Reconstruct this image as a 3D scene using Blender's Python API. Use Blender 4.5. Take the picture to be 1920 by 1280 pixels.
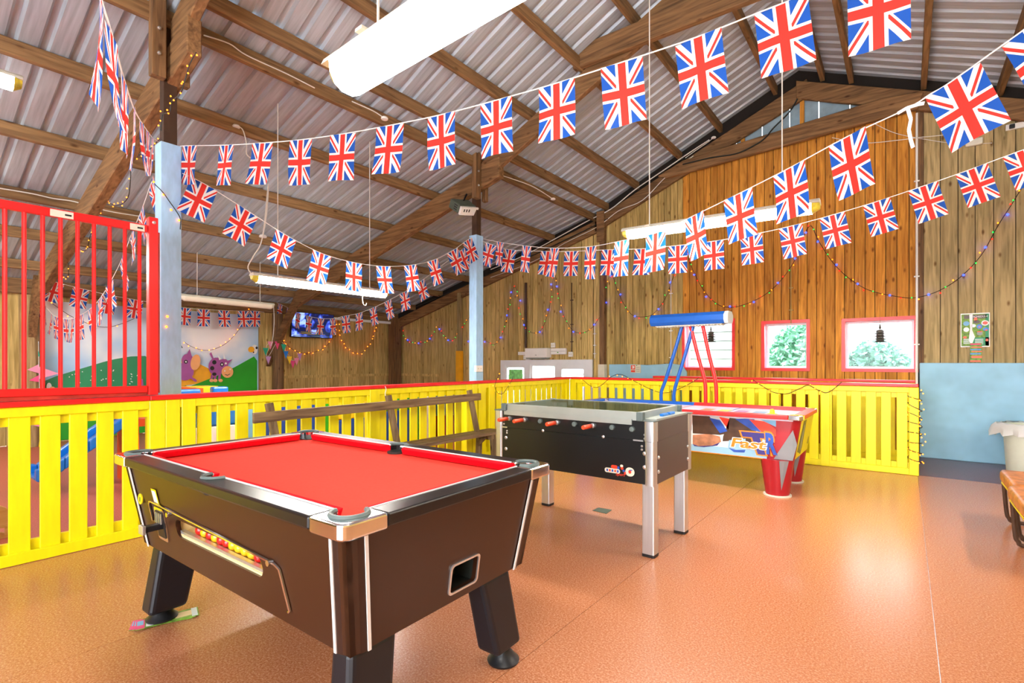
import bpy, bmesh, math, random
from mathutils import Vector, Matrix
random.seed(7)
for o in list(bpy.data.objects): bpy.data.objects.remove(o)
S = bpy.context.scene
COL = S.collection
PI = math.pi

# ------------------------------------------------------------------ camera
FPX, HOR, TH, CAMZ = 950.0, 678.0, math.radians(37.8), 1.30
cd = bpy.data.cameras.new('camera'); cam = bpy.data.objects.new('camera', cd); COL.objects.link(cam)
cam.location = (0, 0, CAMZ); cam.rotation_euler = (PI / 2, 0, TH)
cd.sensor_width = 36; cd.lens = FPX / 1920 * 36; cd.shift_y = (HOR - 640) / 1920; cd.clip_start = .05
S.camera = cam
# ------------------------------------------------------------------ world, exposure
SKY_STRENGTH = 6.5
TUBE = 17.0
TUBE_FAR = 70.0
S.view_settings.view_transform = 'Standard'; S.view_settings.look = 'None'
S.view_settings.exposure = 1.05; S.view_settings.gamma = 1.0; S.view_settings.use_curve_mapping = False
W = bpy.data.worlds.new('overcast_sky'); S.world = W; W.use_nodes = True
wn = W.node_tree; bg = wn.nodes['Background']
wtc = wn.nodes.new('ShaderNodeTexCoord'); wsep = wn.nodes.new('ShaderNodeSeparateXYZ')
wramp = wn.nodes.new('ShaderNodeValToRGB')
wn.links.new(wtc.outputs['Generated'], wsep.inputs[0]); wn.links.new(wsep.outputs['Z'], wramp.inputs[0])
wramp.color_ramp.elements[0].position = 0.0; wramp.color_ramp.elements[0].color = (.93, .96, 1, 1)
wramp.color_ramp.elements[1].position = .8; wramp.color_ramp.elements[1].color = (.78, .88, 1, 1)
wn.links.new(wramp.outputs[0], bg.inputs[0]); bg.inputs[1].default_value = SKY_STRENGTH
S.cycles.use_denoising = True
S.cycles.max_bounces = 4; S.cycles.diffuse_bounces = 3; S.cycles.glossy_bounces = 3; S.cycles.transmission_bounces = 3; S.cycles.transparent_max_bounces = 6
S.cycles.use_adaptive_sampling = True; S.cycles.adaptive_threshold = .05
S.cycles.sample_clamp_indirect = 6

# ------------------------------------------------------------------ places read off the photograph
CT, ST = math.cos(TH), math.sin(TH)
def ray(u, v):
    x = (u - 960) / FPX
    return x * CT - ST, x * ST + CT, (HOR - v) / FPX
def pz(u, v, z):
    d = ray(u, v); t = (z - CAMZ) / d[2]; return Vector((d[0] * t, d[1] * t, z))
def px(u, v, X):
    d = ray(u, v); t = X / d[0]; return Vector((X, d[1] * t, CAMZ + d[2] * t))
def py(u, v, Y):
    d = ray(u, v); t = Y / d[1]; return Vector((d[0] * t, Y, CAMZ + d[2] * t))
def pline(u, v, A, B):            # on the upright plane over the plan line A-B
    d = ray(u, v); ex, ey = B[0] - A[0], B[1] - A[1]
    t = (A[0] * ey - A[1] * ex) / (d[0] * ey - d[1] * ex)
    return Vector((d[0] * t, d[1] * t, CAMZ + d[2] * t))

# ------------------------------------------------------------------ materials
MATS = {}
def nt(name):
    m = bpy.data.materials.new(name); m.use_nodes = True
    MATS[name] = m
    return m, m.node_tree.nodes, m.node_tree.links, m.node_tree.nodes['Principled BSDF']
def rgb(h):
    h = h.lstrip('#'); v = [int(h[i:i + 2], 16) / 255 for i in (0, 2, 4)]
    return tuple(((c / 12.92) if c <= .04045 else ((c + .055) / 1.055) ** 2.4) for c in v) + (1,)
def mat(name, col, rough=.5, metal=0, var=.12, scale=9, bump=0, spec=.5, stretch=(1, 1, 1), coat=0):
    m, N, L, b = nt(name)
    c = rgb(col) if isinstance(col, str) else tuple(col) + (1,)
    b.inputs['Roughness'].default_value = rough; b.inputs['Metallic'].default_value = metal
    b.inputs['Specular IOR Level'].default_value = spec; b.inputs['Coat Weight'].default_value = coat
    tc = N.new('ShaderNodeTexCoord'); mp = N.new('ShaderNodeMapping'); mp.inputs['Scale'].default_value = stretch
    no = N.new('ShaderNodeTexNoise'); no.inputs['Scale'].default_value = scale; no.inputs['Detail'].default_value = 2
    L.new(tc.outputs['Object'], mp.inputs[0]); L.new(mp.outputs[0], no.inputs[0])
    r = N.new('ShaderNodeValToRGB')
    r.color_ramp.elements[0].position = .3; r.color_ramp.elements[1].position = .7
    r.color_ramp.elements[0].color = tuple(x * (1 - var) for x in c[:3]) + (1,)
    r.color_ramp.elements[1].color = tuple(min(1, x * (1 + var)) for x in c[:3]) + (1,)
    L.new(no.outputs['Fac'], r.inputs[0]); L.new(r.outputs[0], b.inputs['Base Color'])
    if bump:
        bp = N.new('ShaderNodeBump'); bp.inputs['Strength'].default_value = bump; bp.inputs['Distance'].default_value = .01
        L.new(no.outputs['Fac'], bp.inputs['Height']); L.new(bp.outputs[0], b.inputs['Normal'])
    return m
def emit(name, col, strength):
    m, N, L, b = nt(name)
    c = rgb(col) if isinstance(col, str) else tuple(col) + (1,)
    b.inputs['Base Color'].default_value = c; b.inputs['Emission Color'].default_value = c
    b.inputs['Emission Strength'].default_value = strength
    return m
def wood(name, c0, c1, knots=True, axis='Z', rough=.7, vary=.5, sat=1.0):
    m, N, L, b = nt(name)
    tc = N.new('ShaderNodeTexCoord'); oi = N.new('ShaderNodeObjectInfo')
    off = N.new('ShaderNodeVectorMath'); off.operation = 'SCALE'; off.inputs[0].default_value = (13.7, 7.3, 5.1)
    L.new(oi.outputs['Random'], off.inputs['Scale'])
    add = N.new('ShaderNodeVectorMath'); L.new(tc.outputs['Object'], add.inputs[0]); L.new(off.outputs[0], add.inputs[1])
    mp = N.new('ShaderNodeMapping')
    mp.inputs['Scale'].default_value = {'Z': (22, 22, 1.6), 'X': (1.6, 22, 22), 'Y': (22, 1.6, 22)}[axis]
    L.new(add.outputs[0], mp.inputs[0])
    no = N.new('ShaderNodeTexNoise'); no.inputs['Scale'].default_value = 1.3; no.inputs['Detail'].default_value = 3
    no.inputs['Distortion'].default_value = .6
    L.new(mp.outputs[0], no.inputs[0])
    r = N.new('ShaderNodeValToRGB'); r.color_ramp.elements[0].position = .3; r.color_ramp.elements[1].position = .68
    r.color_ramp.elements[0].color = rgb(c0); r.color_ramp.elements[1].color = rgb(c1)
    L.new(no.outputs['Fac'], r.inputs[0])
    col = r.outputs[0]
    if knots:
        mp2 = N.new('ShaderNodeMapping')
        mp2.inputs['Scale'].default_value = {'Z': (9, 9, 4), 'X': (4, 9, 9), 'Y': (9, 4, 9)}[axis]
        L.new(add.outputs[0], mp2.inputs[0])
        vo = N.new('ShaderNodeTexVoronoi'); vo.inputs['Scale'].default_value = .9; L.new(mp2.outputs[0], vo.inputs[0])
        kr = N.new('ShaderNodeValToRGB'); kr.color_ramp.elements[0].position = .06; kr.color_ramp.elements[1].position = .17
        kr.color_ramp.elements[0].color = (.32, .2, .1, 1); kr.color_ramp.elements[1].color = (1, 1, 1, 1)
        L.new(vo.outputs['Distance'], kr.inputs[0])
        mx = N.new('ShaderNodeMix'); mx.data_type = 'RGBA'; mx.blend_type = 'MULTIPLY'; mx.inputs[0].default_value = .9
        L.new(col, mx.inputs[6]); L.new(kr.outputs[0], mx.inputs[7]); col = mx.outputs[2]
    hs = N.new('ShaderNodeHueSaturation'); hs.inputs['Saturation'].default_value = sat
    mr = N.new('ShaderNodeMapRange'); mr.inputs[3].default_value = 1 - vary * .55; mr.inputs[4].default_value = 1 + vary * .45
    L.new(oi.outputs['Random'], mr.inputs[0]); L.new(mr.outputs[0], hs.inputs['Value']); L.new(col, hs.inputs['Color'])
    L.new(hs.outputs[0], b.inputs['Base Color'])
    b.inputs['Roughness'].default_value = rough; b.inputs['Specular IOR Level'].default_value = .3
    bp = N.new('ShaderNodeBump'); bp.inputs['Strength'].default_value = .25; bp.inputs['Distance'].default_value = .004
    L.new(no.outputs['Fac'], bp.inputs['Height']); L.new(bp.outputs[0], b.inputs['Normal'])
    return m

wood('plank_orange', '#a8681e', '#dc9a3c', vary=.32)
wood('plank_tan', '#8f7842', '#c9ac6a', vary=.38)
wood('plank_grey', '#8a7a52', '#bfa878', vary=.3)
wood('plank_dark', '#a88e50', '#dcc07c', vary=.4)
wood('timber_x', '#63482e', '#96714a', axis='X', vary=.3)
wood('timber_y', '#6a5035', '#9c7a52', axis='Y', vary=.35)
wood('timber_z', '#5b4430', '#8d6a45', axis='Z', vary=.3)
wood('log_bark', '#8a7048', '#b89d70', axis='Z', vary=.2, knots=True)
wood('bench_wood', '#5a4430', '#8d7454', axis='Y', vary=.25)
wood('bench_leg', '#59452f', '#86704f', axis='Z', vary=.2)
wood('toy_wood', '#c79a5b', '#dcb67c', axis='Y', vary=.1, knots=False)
mat('yellow', '#f5e600', .42, var=.05, scale=4, bump=.04, stretch=(6, 6, 1))
mat('red_paint', '#ea1a1c', .35, var=.07, bump=.03)
mat('red_worn', '#c23428', .4, var=.25)
mat('blue_post', '#a4cdf0', .6, var=.08, bump=.04, stretch=(3, 3, 1))
mat('blue_wall', '#9bcdea', .75, var=.10, scale=3.5, bump=.5)
mat('steel_dark', '#4b3527', .55, metal=.3, var=.2)
mat('black_lam', '#141416', .30, var=.2, scale=30)
mat('brown_lam', '#341a0b', .34, var=.06, scale=3)
mat('brown_corner', '#2c1a14', .35, var=.1)
mat('black_plastic', '#15161a', .4, var=.15)
mat('leg_blue_black', '#0f141c', .4, var=.12)
mat('rubber', '#5c6a68', .5, var=.1)
mat('pocket_dark', '#20241f', .6, var=.2)
mat('chrome', '#e9ebee', .09, metal=1, var=.03)
mat('alu', '#d3d7da', .32, metal=.85, var=.05, scale=3, stretch=(20, 20, 1))
mat('alu_frame', '#aab2ac', .4, metal=.5, var=.05)
mat('white_trim', '#e6e6e6', .35, var=.04)
mat('white_plastic', '#eeeeea', .4, var=.03)
mat('off_white', '#dcd9c8', .5, var=.05)
mat('grey_plastic', '#8f9791', .45, var=.06)
mat('cloth_red_sheen', '#ee4a3c', .95, var=.05, scale=60, spec=.1)  # bed red paled to carry the sheen of the lights
mat('cushion_red', '#dd0a1c', .9, var=.05, scale=60, spec=.1)
mat('foos_black', '#15181a', .3, var=.2, scale=3)
mat('foos_brown', '#4a4040', .35, var=.08, scale=3)
mat('foos_field', '#8fae86', .6, var=.15)
mat('handle_orange', '#f0502a', .35, var=.08)
mat('red_maroon', '#a81b26', .3, var=.06)
mat('blue_gloss', '#1557b0', .25, var=.06)
mat('grey_print', '#85888c', .4, var=.05)
mat('hockey_bed', '#d9e2f6', .45, var=.06)
mat('print_ice', '#d5e2e4', .3, var=.12, scale=3)
mat('print_ice_blue', '#8fbcd6', .3, var=.1, scale=3)
mat('print_brown', '#4b3526', .35, var=.25, scale=12)
mat('print_tan', '#b07a5c', .35, var=.3, scale=14)
mat('print_blue', '#2c54b4', .35, var=.15, scale=12)
mat('print_navy', '#39327c', .35, var=.1)
mat('print_red', '#ef4228', .35, var=.06)
mat('print_orange', '#ee8720', .35, var=.05)
mat('print_yellow', '#f0d61e', .35, var=.05)
mat('print_black', '#16161a', .35, var=.1)
mat('print_white', '#f4f4f4', .4, var=.02)
mat('hockey_yellow', '#e5d312', .35, var=.05)
mat('bin_cream', '#e7ecd9', .5, var=.03)
m = mat('bag_clear', '#f8faf8', .35, var=.03); m.node_tree.nodes['Principled BSDF'].inputs['Transmission Weight'].default_value = .35
mat('vinyl_tan', '#b9713a', .4, var=.35, scale=16, bump=.2)
mat('string_white', '#f0f0ee', .7, var=.02)
mat('wire_black', '#1f2420', .6, var=.1)
mat('wire_white', '#e4e2da', .5, var=.03)
mat('dark_gap', '#1c1510', .9, var=.1)
mat('pvc_white', '#e8edf2', .3, var=.02)
mat('board_white', '#e8e8e4', .7, var=.05)
mat('leaf_green', '#86bda6', .7, var=.3)
mat('leaf_pale', '#8fc7a6', .7, var=.3)
mat('grass', '#3f6a34', .9, var=.25)
mat('slide_blue', '#1273cf', .3, var=.05)
mat('toy_orange', '#f0561c', .35, var=.05)
mat('toy_green', '#27a01e', .4, var=.05)
mat('toy_yellow', '#f4c81a', .4, var=.05)
mat('toy_navy', '#0a3f9e', .35, var=.06)
mat('toy_sky', '#6fb0d8', .4, var=.05)
mat('mural_green', '#1fa21c', .45, var=.12, scale=2)
mat('mural_teal', '#0f8a58', .45, var=.12, scale=2)
mat('mural_gold', '#f3ae1d', .45, var=.06)
mat('cow_purple', '#a5539b', .45, var=.05)
mat('cow_muzzle', '#f2b071', .45, var=.04)
mat('pink', '#f08fb0', .6, var=.05)
mat('pink_hot', '#e0487f', .6, var=.05)
mat('lilac', '#b98cc0', .6, var=.05)
mat('teal', '#1fa483', .6, var=.05)
mat('tape_dark', '#59665a', .6, var=.15)
mat('paper_green', '#6f9a2e', .5, var=.5, scale=40)
mat('paper_mix', '#c05a4a', .5, var=.6, scale=60)
mat('brass_dark', '#4a463c', .5, metal=.4, var=.15)
mat('ball_red', '#d8221f', .12, var=.02)
mat('ball_yellow', '#f2b71a', .12, var=.02)
mat('tray_cream', '#e9cf98', .5, var=.05)

# corrugated sheet: pale galvanised steel
m, N, L, b = nt('roof_steel')
b.inputs['Roughness'].default_value = .42; b.inputs['Metallic'].default_value = .12
tc = N.new('ShaderNodeTexCoord'); mp = N.new('ShaderNodeMapping'); mp.inputs['Scale'].default_value = (.5, 9, .5)
no = N.new('ShaderNodeTexNoise'); no.inputs['Scale'].default_value = 4; no.inputs['Detail'].default_value = 3
L.new(tc.outputs['Object'], mp.inputs[0]); L.new(mp.outputs[0], no.inputs[0])
r = N.new('ShaderNodeValToRGB'); r.color_ramp.elements[0].position = .3; r.color_ramp.elements[1].position = .7
r.color_ramp.elements[0].color = rgb('#a2adb8'); r.color_ramp.elements[1].color = rgb('#bfcad4')
L.new(no.outputs['Fac'], r.inputs[0]); L.new(r.outputs[0], b.inputs['Base Color'])

# speckled vinyl floors
def vinyl(name, c0, c1, c2, rough):
    m, N, L, b = nt(name)
    tc = N.new('ShaderNodeTexCoord')
    no = N.new('ShaderNodeTexNoise'); no.inputs['Scale'].default_value = 110; no.inputs['Detail'].default_value = 2; no.inputs['Roughness'].default_value = .8
    L.new(tc.outputs['Object'], no.inputs[0])
    r = N.new('ShaderNodeValToRGB'); e = r.color_ramp.elements
    e[0].position = .34; e[0].color = rgb(c0); e[1].position = .52; e[1].color = rgb(c1)
    e2 = e.new(.66); e2.color = rgb(c2)
    L.new(no.outputs['Fac'], r.inputs[0])
    n2 = N.new('ShaderNodeTexNoise'); n2.inputs['Scale'].default_value = 1.1; n2.inputs['Detail'].default_value = 4
    L.new(tc.outputs['Object'], n2.inputs[0])
    mr = N.new('ShaderNodeMapRange'); mr.inputs[1].default_value = .3; mr.inputs[2].default_value = .7
    mr.inputs[3].default_value = rough; mr.inputs[4].default_value = rough + .01
    L.new(n2.outputs['Fac'], mr.inputs[0]); L.new(mr.outputs[0], b.inputs['Roughness'])
    L.new(r.outputs[0], b.inputs['Base Color'])
    b.inputs['Specular IOR Level'].default_value = .75
vinyl('floor_vinyl', '#a9643f', '#c07c55', '#d39c78', .26)
vinyl('floor_play', '#a04433', '#bd5a4a', '#cf7a66', .4)
vinyl('floor_plum', '#4d3038', '#6b4450', '#8a6470', .35)

# union jack print, from UV
m, N, L, b = nt('union_jack')
tc = N.new('ShaderNodeTexCoord'); sp = N.new('ShaderNodeSeparateXYZ'); L.new(tc.outputs['UV'], sp.inputs[0])
def mth(op, a, b_=None, c_=None):
    n = N.new('ShaderNodeMath'); n.operation = op
    for i, x in enumerate((a, b_, c_)):
        if x is None: continue
        if isinstance(x, (int, float)): n.inputs[i].default_value = x
        else: L.new(x, n.inputs[i])
    return n.outputs[0]
fw, fh = .5, .72
X_ = mth('MULTIPLY', mth('SUBTRACT', sp.outputs[0], .5), 2 * fw); Y_ = mth('MULTIPLY', mth('SUBTRACT', sp.outputs[1], .5), 2 * fh)
ln = math.hypot(fw, fh)
s1 = mth('DIVIDE', mth('SUBTRACT', mth('MULTIPLY', X_, fh), mth('MULTIPLY', Y_, fw)), ln)
s2 = mth('DIVIDE', mth('ADD', mth('MULTIPLY', X_, fh), mth('MULTIPLY', Y_, fw)), ln)
sg = mth('SIGN', X_)
wd = mth('MAXIMUM', mth('LESS_THAN', mth('ABSOLUTE', s1), .098), mth('LESS_THAN', mth('ABSOLUTE', s2), .098))
q1 = mth('MULTIPLY', s1, sg); q2 = mth('MULTIPLY', s2, sg)
r1 = mth('MULTIPLY', mth('GREATER_THAN', q1, 0), mth('LESS_THAN', q1, .06))
r2 = mth('MULTIPLY', mth('GREATER_THAN', q2, 0), mth('LESS_THAN', q2, .06))
rd = mth('MAXIMUM', r1, r2)
ax, ay = mth('ABSOLUTE', X_), mth('ABSOLUTE', Y_)
wc = mth('MAXIMUM', mth('LESS_THAN', ax, .155), mth('LESS_THAN', ay, .155))
rc = mth('MAXIMUM', mth('LESS_THAN', ax, .092), mth('LESS_THAN', ay, .092))
def mixc(f, a, c):
    n = N.new('ShaderNodeMix'); n.data_type = 'RGBA'; L.new(f, n.inputs[0])
    if isinstance(a, tuple): n.inputs[6].default_value = a
    else: L.new(a, n.inputs[6])
    n.inputs[7].default_value = c
    return n.outputs[2]
BL, WH, RD = rgb('#0e52b4'), rgb('#f2f2f0'), rgb('#e63328')
col = mixc(rc, mixc(wc, mixc(rd, mixc(wd, BL, WH), RD), WH), RD)
L.new(col, b.inputs['Base Color']); b.inputs['Roughness'].default_value = .7
tl = N.new('ShaderNodeBsdfTranslucent'); L.new(col, tl.inputs[0])
ms = N.new('ShaderNodeMixShader'); ms.inputs[0].default_value = .4
L.new(b.outputs[0], ms.inputs[1]); L.new(tl.outputs[0], ms.inputs[2]); L.new(ms.outputs[0], N['Material Output'].inputs[0])

# printed sky on the mural
m, N, L, b = nt('mural_sky')
tc = N.new('ShaderNodeTexCoord'); no = N.new('ShaderNodeTexNoise'); no.inputs['Scale'].default_value = .9; no.inputs['Detail'].default_value = 3
L.new(tc.outputs['Object'], no.inputs[0]); r = N.new('ShaderNodeValToRGB')
r.color_ramp.elements[0].position = .38; r.color_ramp.elements[0].color = rgb('#9ccbf2'); r.color_ramp.elements[1].position = .64; r.color_ramp.elements[1].color = rgb('#f4f8fa')
L.new(no.outputs['Fac'], r.inputs[0]); L.new(r.outputs[0], b.inputs['Base Color']); b.inputs['Roughness'].default_value = .35

m, N, L, b = nt('window_glass')
b.inputs['Base Color'].default_value = (1, 1, 1, 1); b.inputs['Roughness'].default_value = .02
tr = N.new('ShaderNodeBsdfTransparent'); gl = N.new('ShaderNodeBsdfGlossy'); gl.inputs['Roughness'].default_value = .03
ms = N.new('ShaderNodeMixShader'); ms.inputs[0].default_value = .012
L.new(tr.outputs[0], ms.inputs[1]); L.new(gl.outputs[0], ms.inputs[2]); L.new(ms.outputs[0], N['Material Output'].inputs[0])
emit('tube_lit', '#fffaf0', TUBE); emit('tube_far', '#fff8ec', TUBE_FAR)
emit('tube_lamp_small', '#fff6e0', 9)
mat('tube_off', '#f1ead8', .3, var=.02)
m = mat('tube_cap', '#d9cf4a', .3, var=.25, scale=30)
emit('led_blue', '#1a28ff', 9); emit('led_red', '#ff1208', 3.2); emit('led_green', '#08b838', 2.6); emit('led_amber', '#ff7a08', 3.2)
emit('led_warm', '#ff6a10', 7)
for k in ('blue', 'red', 'green', 'amber', 'warm'): MATS['led_' + k].cycles.emission_sampling = 'NONE'
m, N, L, b = nt('tv_picture')
tc = N.new('ShaderNodeTexCoord'); wv = N.new('ShaderNodeTexNoise'); wv.inputs['Scale'].default_value = 3.2; wv.inputs['Distortion'].default_value = 1.5
L.new(tc.outputs['Object'], wv.inputs[0]); r = N.new('ShaderNodeValToRGB')
r.color_ramp.elements[0].position = .42; r.color_ramp.elements[0].color = rgb('#08103c'); r.color_ramp.elements[1].position = .6; r.color_ramp.elements[1].color = rgb('#9db9f5')
k = r.color_ramp.elements.new(.5); k.color = rgb('#2b45c0')
L.new(wv.outputs['Fac'], r.inputs[0]); L.new(r.outputs[0], b.inputs['Emission Color']); b.inputs['Emission Strength'].default_value = .8
b.inputs['Base Color'].default_value = (.01, .01, .02, 1); b.inputs['Roughness'].default_value = .15

# ------------------------------------------------------------------ mesh helpers
class MB:
    def __init__(s): s.v = []; s.f = []; s.m = []
    def add(s, vs, fs, mi=0):
        k = len(s.v); s.v += [tuple(p) for p in vs]
        s.f += [tuple(i + k for i in f) for f in fs]; s.m += [mi] * len(fs); return s
    def box(s, a, b, mi=0):
        (x0, y0, z0), (x1, y1, z1) = a, b
        x0, x1 = min(x0, x1), max(x0, x1); y0, y1 = min(y0, y1), max(y0, y1); z0, z1 = min(z0, z1), max(z0, z1)
        return s.hexa([(x0, y0, z0), (x1, y0, z0), (x1, y1, z0), (x0, y1, z0), (x0, y0, z1), (x1, y0, z1), (x1, y1, z1), (x0, y1, z1)], mi)
    def hexa(s, p, mi=0):
        return s.add(p, [(3, 2, 1, 0), (4, 5, 6, 7), (0, 1, 5, 4), (1, 2, 6, 5), (2, 3, 7, 6), (3, 0, 4, 7)], mi)
    def bar(s, p0, p1, w, h, up=(0, 0, 1), mi=0, w1=None, h1=None):
        p0, p1 = Vector(p0), Vector(p1); d = (p1 - p0).normalized(); u = Vector(up)
        sd = d.cross(u)
        if sd.length < 1e-4: sd = d.cross(Vector((1, 0, 0)))
        sd.normalize(); u = sd.cross(d).normalized()
        w1 = w if w1 is None else w1; h1 = h if h1 is None else h1
        q = [p0 - sd * w / 2 - u * h / 2, p0 + sd * w / 2 - u * h / 2, p1 + sd * w1 / 2 - u * h1 / 2, p1 - sd * w1 / 2 - u * h1 / 2,
             p0 - sd * w / 2 + u * h / 2, p0 + sd * w / 2 + u * h / 2, p1 + sd * w1 / 2 + u * h1 / 2, p1 - sd * w1 / 2 + u * h1 / 2]
        return s.hexa(q, mi)
    def tube(s, pts, r, n=6, mi=0, caps=True):
        pts = [Vector(p) for p in pts]; rings = []
        prev = None
        for i, p in enumerate(pts):
            d = (pts[min(i + 1, len(pts) - 1)] - pts[max(i - 1, 0)])
            d = d.normalized() if d.length > 1e-9 else Vector((0, 0, 1))
            a = prev - d * prev.dot(d) if prev is not None else d.cross(Vector((0, 0, 1)))
            if a.length < 1e-4: a = d.cross(Vector((1, .1, 0)))
            a.normalize(); prev = a; c = d.cross(a)
            rr = r[i] if isinstance(r, (list, tuple)) else r
            rings.append([p + a * rr * math.cos(2 * PI * k / n) + c * rr * math.sin(2 * PI * k / n) for k in range(n)])
        vs = [q for R in rings for q in R]; fs = []
        for i in range(len(rings) - 1):
            for k in range(n):
                fs.append((i * n + k, i * n + (k + 1) % n, (i + 1) * n + (k + 1) % n, (i + 1) * n + k))
        if caps:
            fs.append(tuple(range(n))[::-1]); fs.append(tuple((len(rings) - 1) * n + k for k in range(n)))
        return s.add(vs, fs, mi)
    def lathe(s, c, prof, n=16, mi=0, ax='Z', ph=0):
        c = Vector(c); vs = []; fs = []
        for r, h in prof:
            for k in range(n):
                a = 2 * PI * k / n + ph; q = (r * math.cos(a), r * math.sin(a), h)
                if ax == 'Y': q = (q[0], q[2], q[1])
                if ax == 'X': q = (q[2], q[0], q[1])
                vs.append(c + Vector(q))
        for i in range(len(prof) - 1):
            for k in range(n):
                fs.append((i * n + k, i * n + (k + 1) % n, (i + 1) * n + (k + 1) % n, (i + 1) * n + k))
        fs.append(tuple(range(n))[::-1]); fs.append(tuple((len(prof) - 1) * n + k for k in range(n)))
        return s.add(vs, fs, mi)
    def prism(s, poly, d, mi=0):       # polygon of 3D points swept by d
        n = len(poly); d = Vector(d); vs = [Vector(p) for p in poly] + [Vector(p) + d for p in poly]
        fs = [tuple(range(n))[::-1], tuple(range(n, 2 * n))] + [(i, (i + 1) % n, n + (i + 1) % n, n + i) for i in range(n)]
        return s.add(vs, fs, mi)
    def ball(s, c, r, n=8, m_=6, mi=0):
        pr = [(max(1e-4, r * math.sin(PI * i / m_)), -r * math.cos(PI * i / m_)) for i in range(m_ + 1)]
        return s.lathe(c, pr, n, mi)
    def ring(s, hole, outer, d, mi=0):   # plate with a hole, matched point loops, swept by d
        n = len(hole); d = Vector(d); vs = [Vector(p) for p in hole] + [Vector(p) for p in outer]
        vs += [p + d for p in vs[:2 * n]]; fs = []
        for i in range(n):
            j = (i + 1) % n
            fs += [(i, j, n + j, n + i), (2 * n + i, 3 * n + i, 3 * n + j, 2 * n + j), (i, 2 * n + i, 2 * n + j, j), (n + i, n + j, 3 * n + j, 3 * n + i)]
        return s.add(vs, fs, mi)
    def build(s, name, mats, parent=None, smooth=False, bevel=0, seg=2):
        me = bpy.data.meshes.new(name); me.from_pydata(s.v, [], s.f)
        ms = mats if isinstance(mats, (list, tuple)) else [mats]
        for q in ms: me.materials.append(MATS[q])
        if len(ms) > 1: me.polygons.foreach_set('material_index', s.m)
        bm = bmesh.new(); bm.from_mesh(me); bmesh.ops.recalc_face_normals(bm, faces=bm.faces); bm.to_mesh(me); bm.free()
        if smooth:
            me.polygons.foreach_set('use_smooth', [True] * len(me.polygons))
            me.set_sharp_from_angle(angle=math.radians(40))
        me.update()
        return link(name, me, parent, bevel, seg)
def link(name, me, parent=None, bevel=0, seg=2):
    o = bpy.data.objects.new(name, me); COL.objects.link(o)
    if parent is not None:
        o.parent = parent; o.matrix_parent_inverse = Matrix.Translation(-parent.location) if parent.type == 'EMPTY' else Matrix()
    if bevel:
        q = o.modifiers.new('bevel', 'BEVEL'); q.width = bevel; q.segments = seg; q.limit_method = 'ANGLE'; q.angle_limit = .6
    return o
def tag(o, label, cat=None, group=None, kind=None):
    o['label'] = label
    if cat: o['category'] = cat
    if group: o['group'] = group
    if kind: o['kind'] = kind
    return o
def thing(name, label, cat, loc=(0, 0, 0), group=None, kind=None):
    o = bpy.data.objects.new(name, None); COL.objects.link(o); o.location = loc; o.empty_display_size = .1
    if kind: o['kind'] = kind; o['label'] = label
    else: tag(o, label, cat, group)
    return o
def bx(a, b): return MB().box(a, b)
def catmull(P, n=6):
    P = [Vector(p) for p in P]; out = []
    for i in range(len(P) - 1):
        a, b, c, d = P[max(i - 1, 0)], P[i], P[i + 1], P[min(i + 2, len(P) - 1)]
        for k in range(n):
            t = k / n
            out.append(.5 * ((2 * b) + (c - a) * t + (2 * a - 5 * b + 4 * c - d) * t * t + (3 * b - a - 3 * c + d) * t ** 3))
    out.append(P[-1]); return out
def along(path, step, start=0):
    out = []; acc = -start
    for a, b in zip(path, path[1:]):
        l = (b - a).length
        while acc <= l and l > 0:
            if acc >= 0: out.append(a.lerp(b, acc / l))
            acc += step
        acc -= l
    return out
def rrect(cx, cy, hx, hy, r, n=4):
    P = []
    for sx, sy, a0 in ((1, 1, 0), (-1, 1, 90), (-1, -1, 180), (1, -1, 270)):
        for k in range(n + 1):
            a = math.radians(a0 + 90 * k / n); P.append((cx + sx * (hx - r) + r * math.cos(a), cy + sy * (hy - r) + r * math.sin(a)))
    return P
def match_outer(P, c, x0, x1, y0, y1):
    # for a hole loop P pick loop on the rectangle; adds rectangle corners
    def hit(dx, dy):
        t = min([((x1 if dx > 0 else x0) - c[0]) / dx if abs(dx) > 1e-9 else 1e9, ((y1 if dy > 0 else y0) - c[1]) / dy if abs(dy) > 1e-9 else 1e9])
        return (c[0] + dx * t, c[1] + dy * t)
    O = [hit(p[0] - c[0], p[1] - c[1]) for p in P]
    for q in ((x0, y0), (x1, y0), (x1, y1), (x0, y1)):
        i = min(range(len(O)), key=lambda i: (O[i][0] - q[0]) ** 2 + (O[i][1] - q[1]) ** 2); O[i] = q
    return O
def text(name, s, size, M, m_, parent, ext=.001, shear=0, sx=1, bold=0):
    cu = bpy.data.curves.new(name, 'FONT'); cu.body = s; cu.size = size; cu.extrude = ext; cu.shear = shear; cu.offset = bold; cu.resolution_u = 3
    tmp = bpy.data.objects.new('tmp', cu); COL.objects.link(tmp)
    dg = bpy.context.evaluated_depsgraph_get(); me = bpy.data.meshes.new_from_object(tmp.evaluated_get(dg))
    bpy.data.objects.remove(tmp); me.transform(M @ Matrix.Diagonal((sx, 1, 1, 1)))
    me.materials.clear(); me.materials.append(MATS[m_]); me.name = name
    return link(name, me, parent)

# ------------------------------------------------------------------ dimensions of the barn
G = 8.915            # gable wall
XW = -10.95          # far side wall
XP = -4.85           # line of blue posts
XF = -4.475          # front face of the side fence
YB = -5.0            # open end behind the camera
XR = 3.6             # wall on the near right
RIDX, RIDZ, SN, SLN = -1.30, 5.80, .44, .27
def nave(x): return RIDZ - SN * abs(x - RIDX)
def lean(x): return 4.20 + SLN * (x + 4.85)
def roofz(x): return lean(x) if x < -4.7 else nave(x)

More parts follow.
